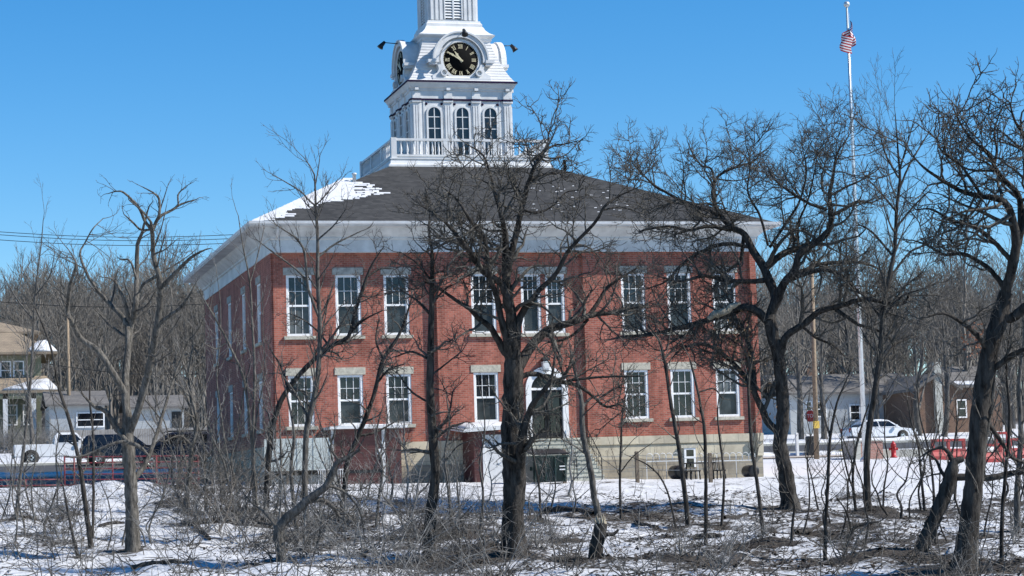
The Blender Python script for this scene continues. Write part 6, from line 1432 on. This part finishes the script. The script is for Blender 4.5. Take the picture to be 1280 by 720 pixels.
logs = [((682, 640), (742, 644), 4.2, 'long dark log lying left of the broken stump'), ((795, 655), (822, 662), 3.4, 'short dark log lying in litter right of the broken stump'), ((905, 650), (935, 644), 3.2, 'mossy dark log lying left of the broad right oak'), ((868, 676), (902, 672), 4, 'thick short log at the foot of the middle thin sapling'), ((996, 668), (1030, 655), 3, 'dark fallen branch lying right of the broad oak trunk'), ((880, 690), (920, 712), 2.6, 'fallen branch sloping down in the lower right foreground'), ((232, 656), (262, 676), 3.6, 'dark log half buried below the pale bent stem'), ((124, 660), (155, 656), 2.4, 'thin log lying left of the dead tree foot'), ((1100, 690), (1140, 676), 2.8, 'dark fallen limb left of the leaning stout trunk'), ((165, 712), (235, 706), 3, 'fallen branch on the snow along the lower left edge')]
for i, (a, b, r_, lb) in enumerate(logs):
    ta, tb = ground_hit(*a), ground_hit(*b); p, q = at(*a, ta), at(*b, tb); m_ = (p+q)/2; m_[2] = h(m_[0], m_[1])+.05; p[2] += .06; q[2] += .06
    Ps, rs = spline(np.array([p, m_, q]), np.array([1, .9, .6])*r_*ta/F, 12, g, .15); V, Fq = mesh_of([(Ps[None], rs[None], 8)], '', ''); o = put('fallen_log', V, Fq, 'bark_oak', None, p); tag(o, lb, 'log', 'fallen logs on the bank')

# bare melted soil and litter round every trunk foot
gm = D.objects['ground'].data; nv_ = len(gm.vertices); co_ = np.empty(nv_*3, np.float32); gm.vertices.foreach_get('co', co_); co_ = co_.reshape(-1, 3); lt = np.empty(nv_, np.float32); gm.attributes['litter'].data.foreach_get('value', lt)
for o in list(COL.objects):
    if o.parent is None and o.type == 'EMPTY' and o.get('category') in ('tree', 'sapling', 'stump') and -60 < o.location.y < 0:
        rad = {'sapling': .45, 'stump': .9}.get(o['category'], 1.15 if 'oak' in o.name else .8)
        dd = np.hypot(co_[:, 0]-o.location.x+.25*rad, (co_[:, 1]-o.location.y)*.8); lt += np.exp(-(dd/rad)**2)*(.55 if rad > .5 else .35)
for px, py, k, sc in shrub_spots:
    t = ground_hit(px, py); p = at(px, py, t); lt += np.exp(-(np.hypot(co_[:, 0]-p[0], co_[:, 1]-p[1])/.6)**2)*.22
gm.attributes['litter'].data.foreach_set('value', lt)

# ------------------------------------------------------------------ far woods
def far_tree(seed, H, spread):
    g = np.random.default_rng(seed); P = np.zeros((1, 8, 3)); P[0, :, 2] = np.linspace(-.3, H*.9, 8); P[0, :, :2] = np.cumsum(g.normal(0, .12, (8, 2)), 0); Rr = np.linspace(.17, .03, 8)[None]
    A = grow(P, Rr, g, 2.2, .36*spread, (20, 50), .08, .10, 6, .5, .22, 1, 5, .03, 26); B = grow(*A, g, 1.7, .42, (20, 50), .1, .09, 4, .6, .2, .6, 2.6, .02, 6); Cc = grow(*B, g, 1.8, .5, (20, 50), .1, .08, 3, .6, .2, .4, 1.3, .014, 3)
    return mesh_of([(P, Rr, 4), (*A, 3), (*B, 3), (*Cc, 3)], '', '')
far = [far_tree(500+i, H, s) for i, (H, s) in enumerate(((11, 1), (13, .9), (9, 1.2), (12, 1.1)))]
def wood(name, spots, label):
    V, Fq, off = [], [], 0
    for i, (x, y, s, a) in enumerate(spots):
        v, f = far[i % 4]; c, sn_ = math.cos(a), math.sin(a); Rm = np.array(((c, -sn_, 0), (sn_, c, 0), (0, 0, 1.0)))
        V.append(v@Rm.T*s+np.array((x, y, hs(x, y)))); Fq.append(f+off); off += len(v)
    V = np.concatenate(V); o = put(name, V, np.concatenate(Fq), 'bark_far', None, (spots[0][0], spots[0][1], hs(*spots[0][:2]))); tag(o, label, 'wood', kind='stuff')
def spots(n, pxr, dr, sc):
    out = []
    for _ in range(n):
        d = math.sqrt(g.uniform(dr[0]**2, dr[1]**2)); p = at(g.uniform(*pxr), 600, d); out.append((p[0], p[1], g.uniform(*sc), g.uniform(0, 6.28)))
    return out
wood('wooded_hillside', spots(230, (-60, 380), (200, 360), (1.0, 1.45))+spots(60, (90, 300), (195, 330), (.9, 1.2)), 'dense grey leafless wood covering the hillside at left')
wood('wooded_hillside', spots(230, (880, 1350), (165, 330), (.95, 1.3)), 'dense grey leafless wood behind the houses at right')
for i, (px, Y, s, lb) in enumerate(((1030, 44, .95, 'low dark bare tree before the left end of the white house'), (1092, 46, .9, 'dark bare tree before the white house, right of the flagpole'), (1180, 44, .95, 'dark bare tree before the brown brick gable'), (1235, 43, .9, 'dark bare tree before the right end of the brown brick house'), (40, 58, .8, 'bare tree before the olive house porch'), (945, 52, 1.25, 'bare grey tree behind the right corner of the courthouse'), (1000, 49, 1.1, 'spreading bare tree left of the white house'), (1062, 74, 1.4, 'bare tree rising behind the roof of the white house'), (1150, 47, 1.0, 'bare tree between the white and the brown brick house'), (1205, 74, 1.4, 'bare tree behind the brown brick house'), (1262, 46, 1.1, 'bare tree right of the brown brick house'), (1110, 80, 1.5, 'bare tree behind the right end of the white house'), (120, 90, 1.0, 'bare tree above the white garage roof'), (205, 66, .62, 'small spreading bare tree over the long white garage'), (70, 98, 1.0, 'bare tree close behind the olive house'), (240, 100, 1.1, 'bare tree left of the courthouse side wall, on the hill foot'))):
    p = W(px, 540, Y); z = hs(p[0], Y); tr = thing('bare_tree', (p[0], Y, z), lb, 'tree', 'bare trees around the far houses')
    gg = np.random.default_rng(700+i); H = 11*s; P = np.zeros((1, 8, 3)); P[0, :, 2] = np.linspace(-.3, H*.85, 8); P[0, :, :2] = np.cumsum(gg.normal(0, .12, (8, 2)), 0); P += np.array((p[0], Y, z)); Rr = np.linspace(.24*s, .03, 8)[None]
    A = grow(P, Rr, gg, 1.9, .45, (25, 60), .12, .08, 7, .5, .18, 1, 6, .03, 22); B = grow(*A, gg, 1.8, .42, (25, 55), .13, .07, 5, .6, .2, .6, 2.6, .016, 8); Cc = grow(*B, gg, 2.6, .45, (25, 55), .14, .06, 4, .6, .2, .3, 1.2, .010, 4)
    V, Fq = mesh_of([(P, Rr, 7)], '', ''); put('trunk', V, Fq, 'bark_grey', tr); V, Fq = mesh_of([(*A, 4), (*B, 3), (*Cc, 3)], '', ''); put('crown', V, Fq, 'bark_far', tr)
# ------------------------------------------------------------------ light, sky, camera
SAZ, SEL = R(66), R(42)
sdir = Vector((math.sin(SAZ)*math.cos(SEL), -math.cos(SAZ)*math.cos(SEL), math.sin(SEL)))
sun = D.lights.new('sun', 'SUN'); sun.energy = 5.0; sun.angle = R(.53); sun.color = (1, .955, .89)
so = D.objects.new('sun', sun); COL.objects.link(so); so.rotation_euler = (-sdir).to_track_quat('-Z', 'Y').to_euler(); so.location = (60, -40, 60)
w = D.worlds.new('World'); scene.world = w; w.use_nodes = True
nt = w.node_tree; bg = nt.nodes['Background']; sky = nt.nodes.new('ShaderNodeTexSky'); sky.sky_type = 'NISHITA'
sky.sun_disc = False; sky.sun_elevation = SEL; sky.sun_rotation = math.atan2(sdir.x, sdir.y); sky.altitude = 250
sky.air_density = 1.0; sky.dust_density = .0; sky.ozone_density = 5
hsv = nt.nodes.new('ShaderNodeHueSaturation'); hsv.inputs['Saturation'].default_value = 1.33; nt.links.new(sky.outputs[0], hsv.inputs['Color']); nt.links.new(hsv.outputs[0], bg.inputs[0]); bg.inputs[1].default_value = .114
cd = D.cameras.new('camera'); co = D.objects.new('camera', cd); COL.objects.link(co)
cd.sensor_width = 36; cd.lens = 36*F/1280; cd.clip_start = .1; cd.clip_end = 4000
Mc = Matrix.Identity(4)
for i, v in enumerate((CR, CU, -_fw)):
    for j in range(3): Mc[j][i] = v[j]
for j in range(3): Mc[j][3] = CAM[j]
co.matrix_world = Mc; scene.camera = co
scene.view_settings.view_transform = 'Standard'; scene.view_settings.look = 'None'
scene.view_settings.exposure = 0.45; scene.view_settings.gamma = 1; scene.view_settings.use_curve_mapping = False
scene.cycles.use_denoising = True; scene.cycles.max_bounces = 5; scene.cycles.diffuse_bounces = 2
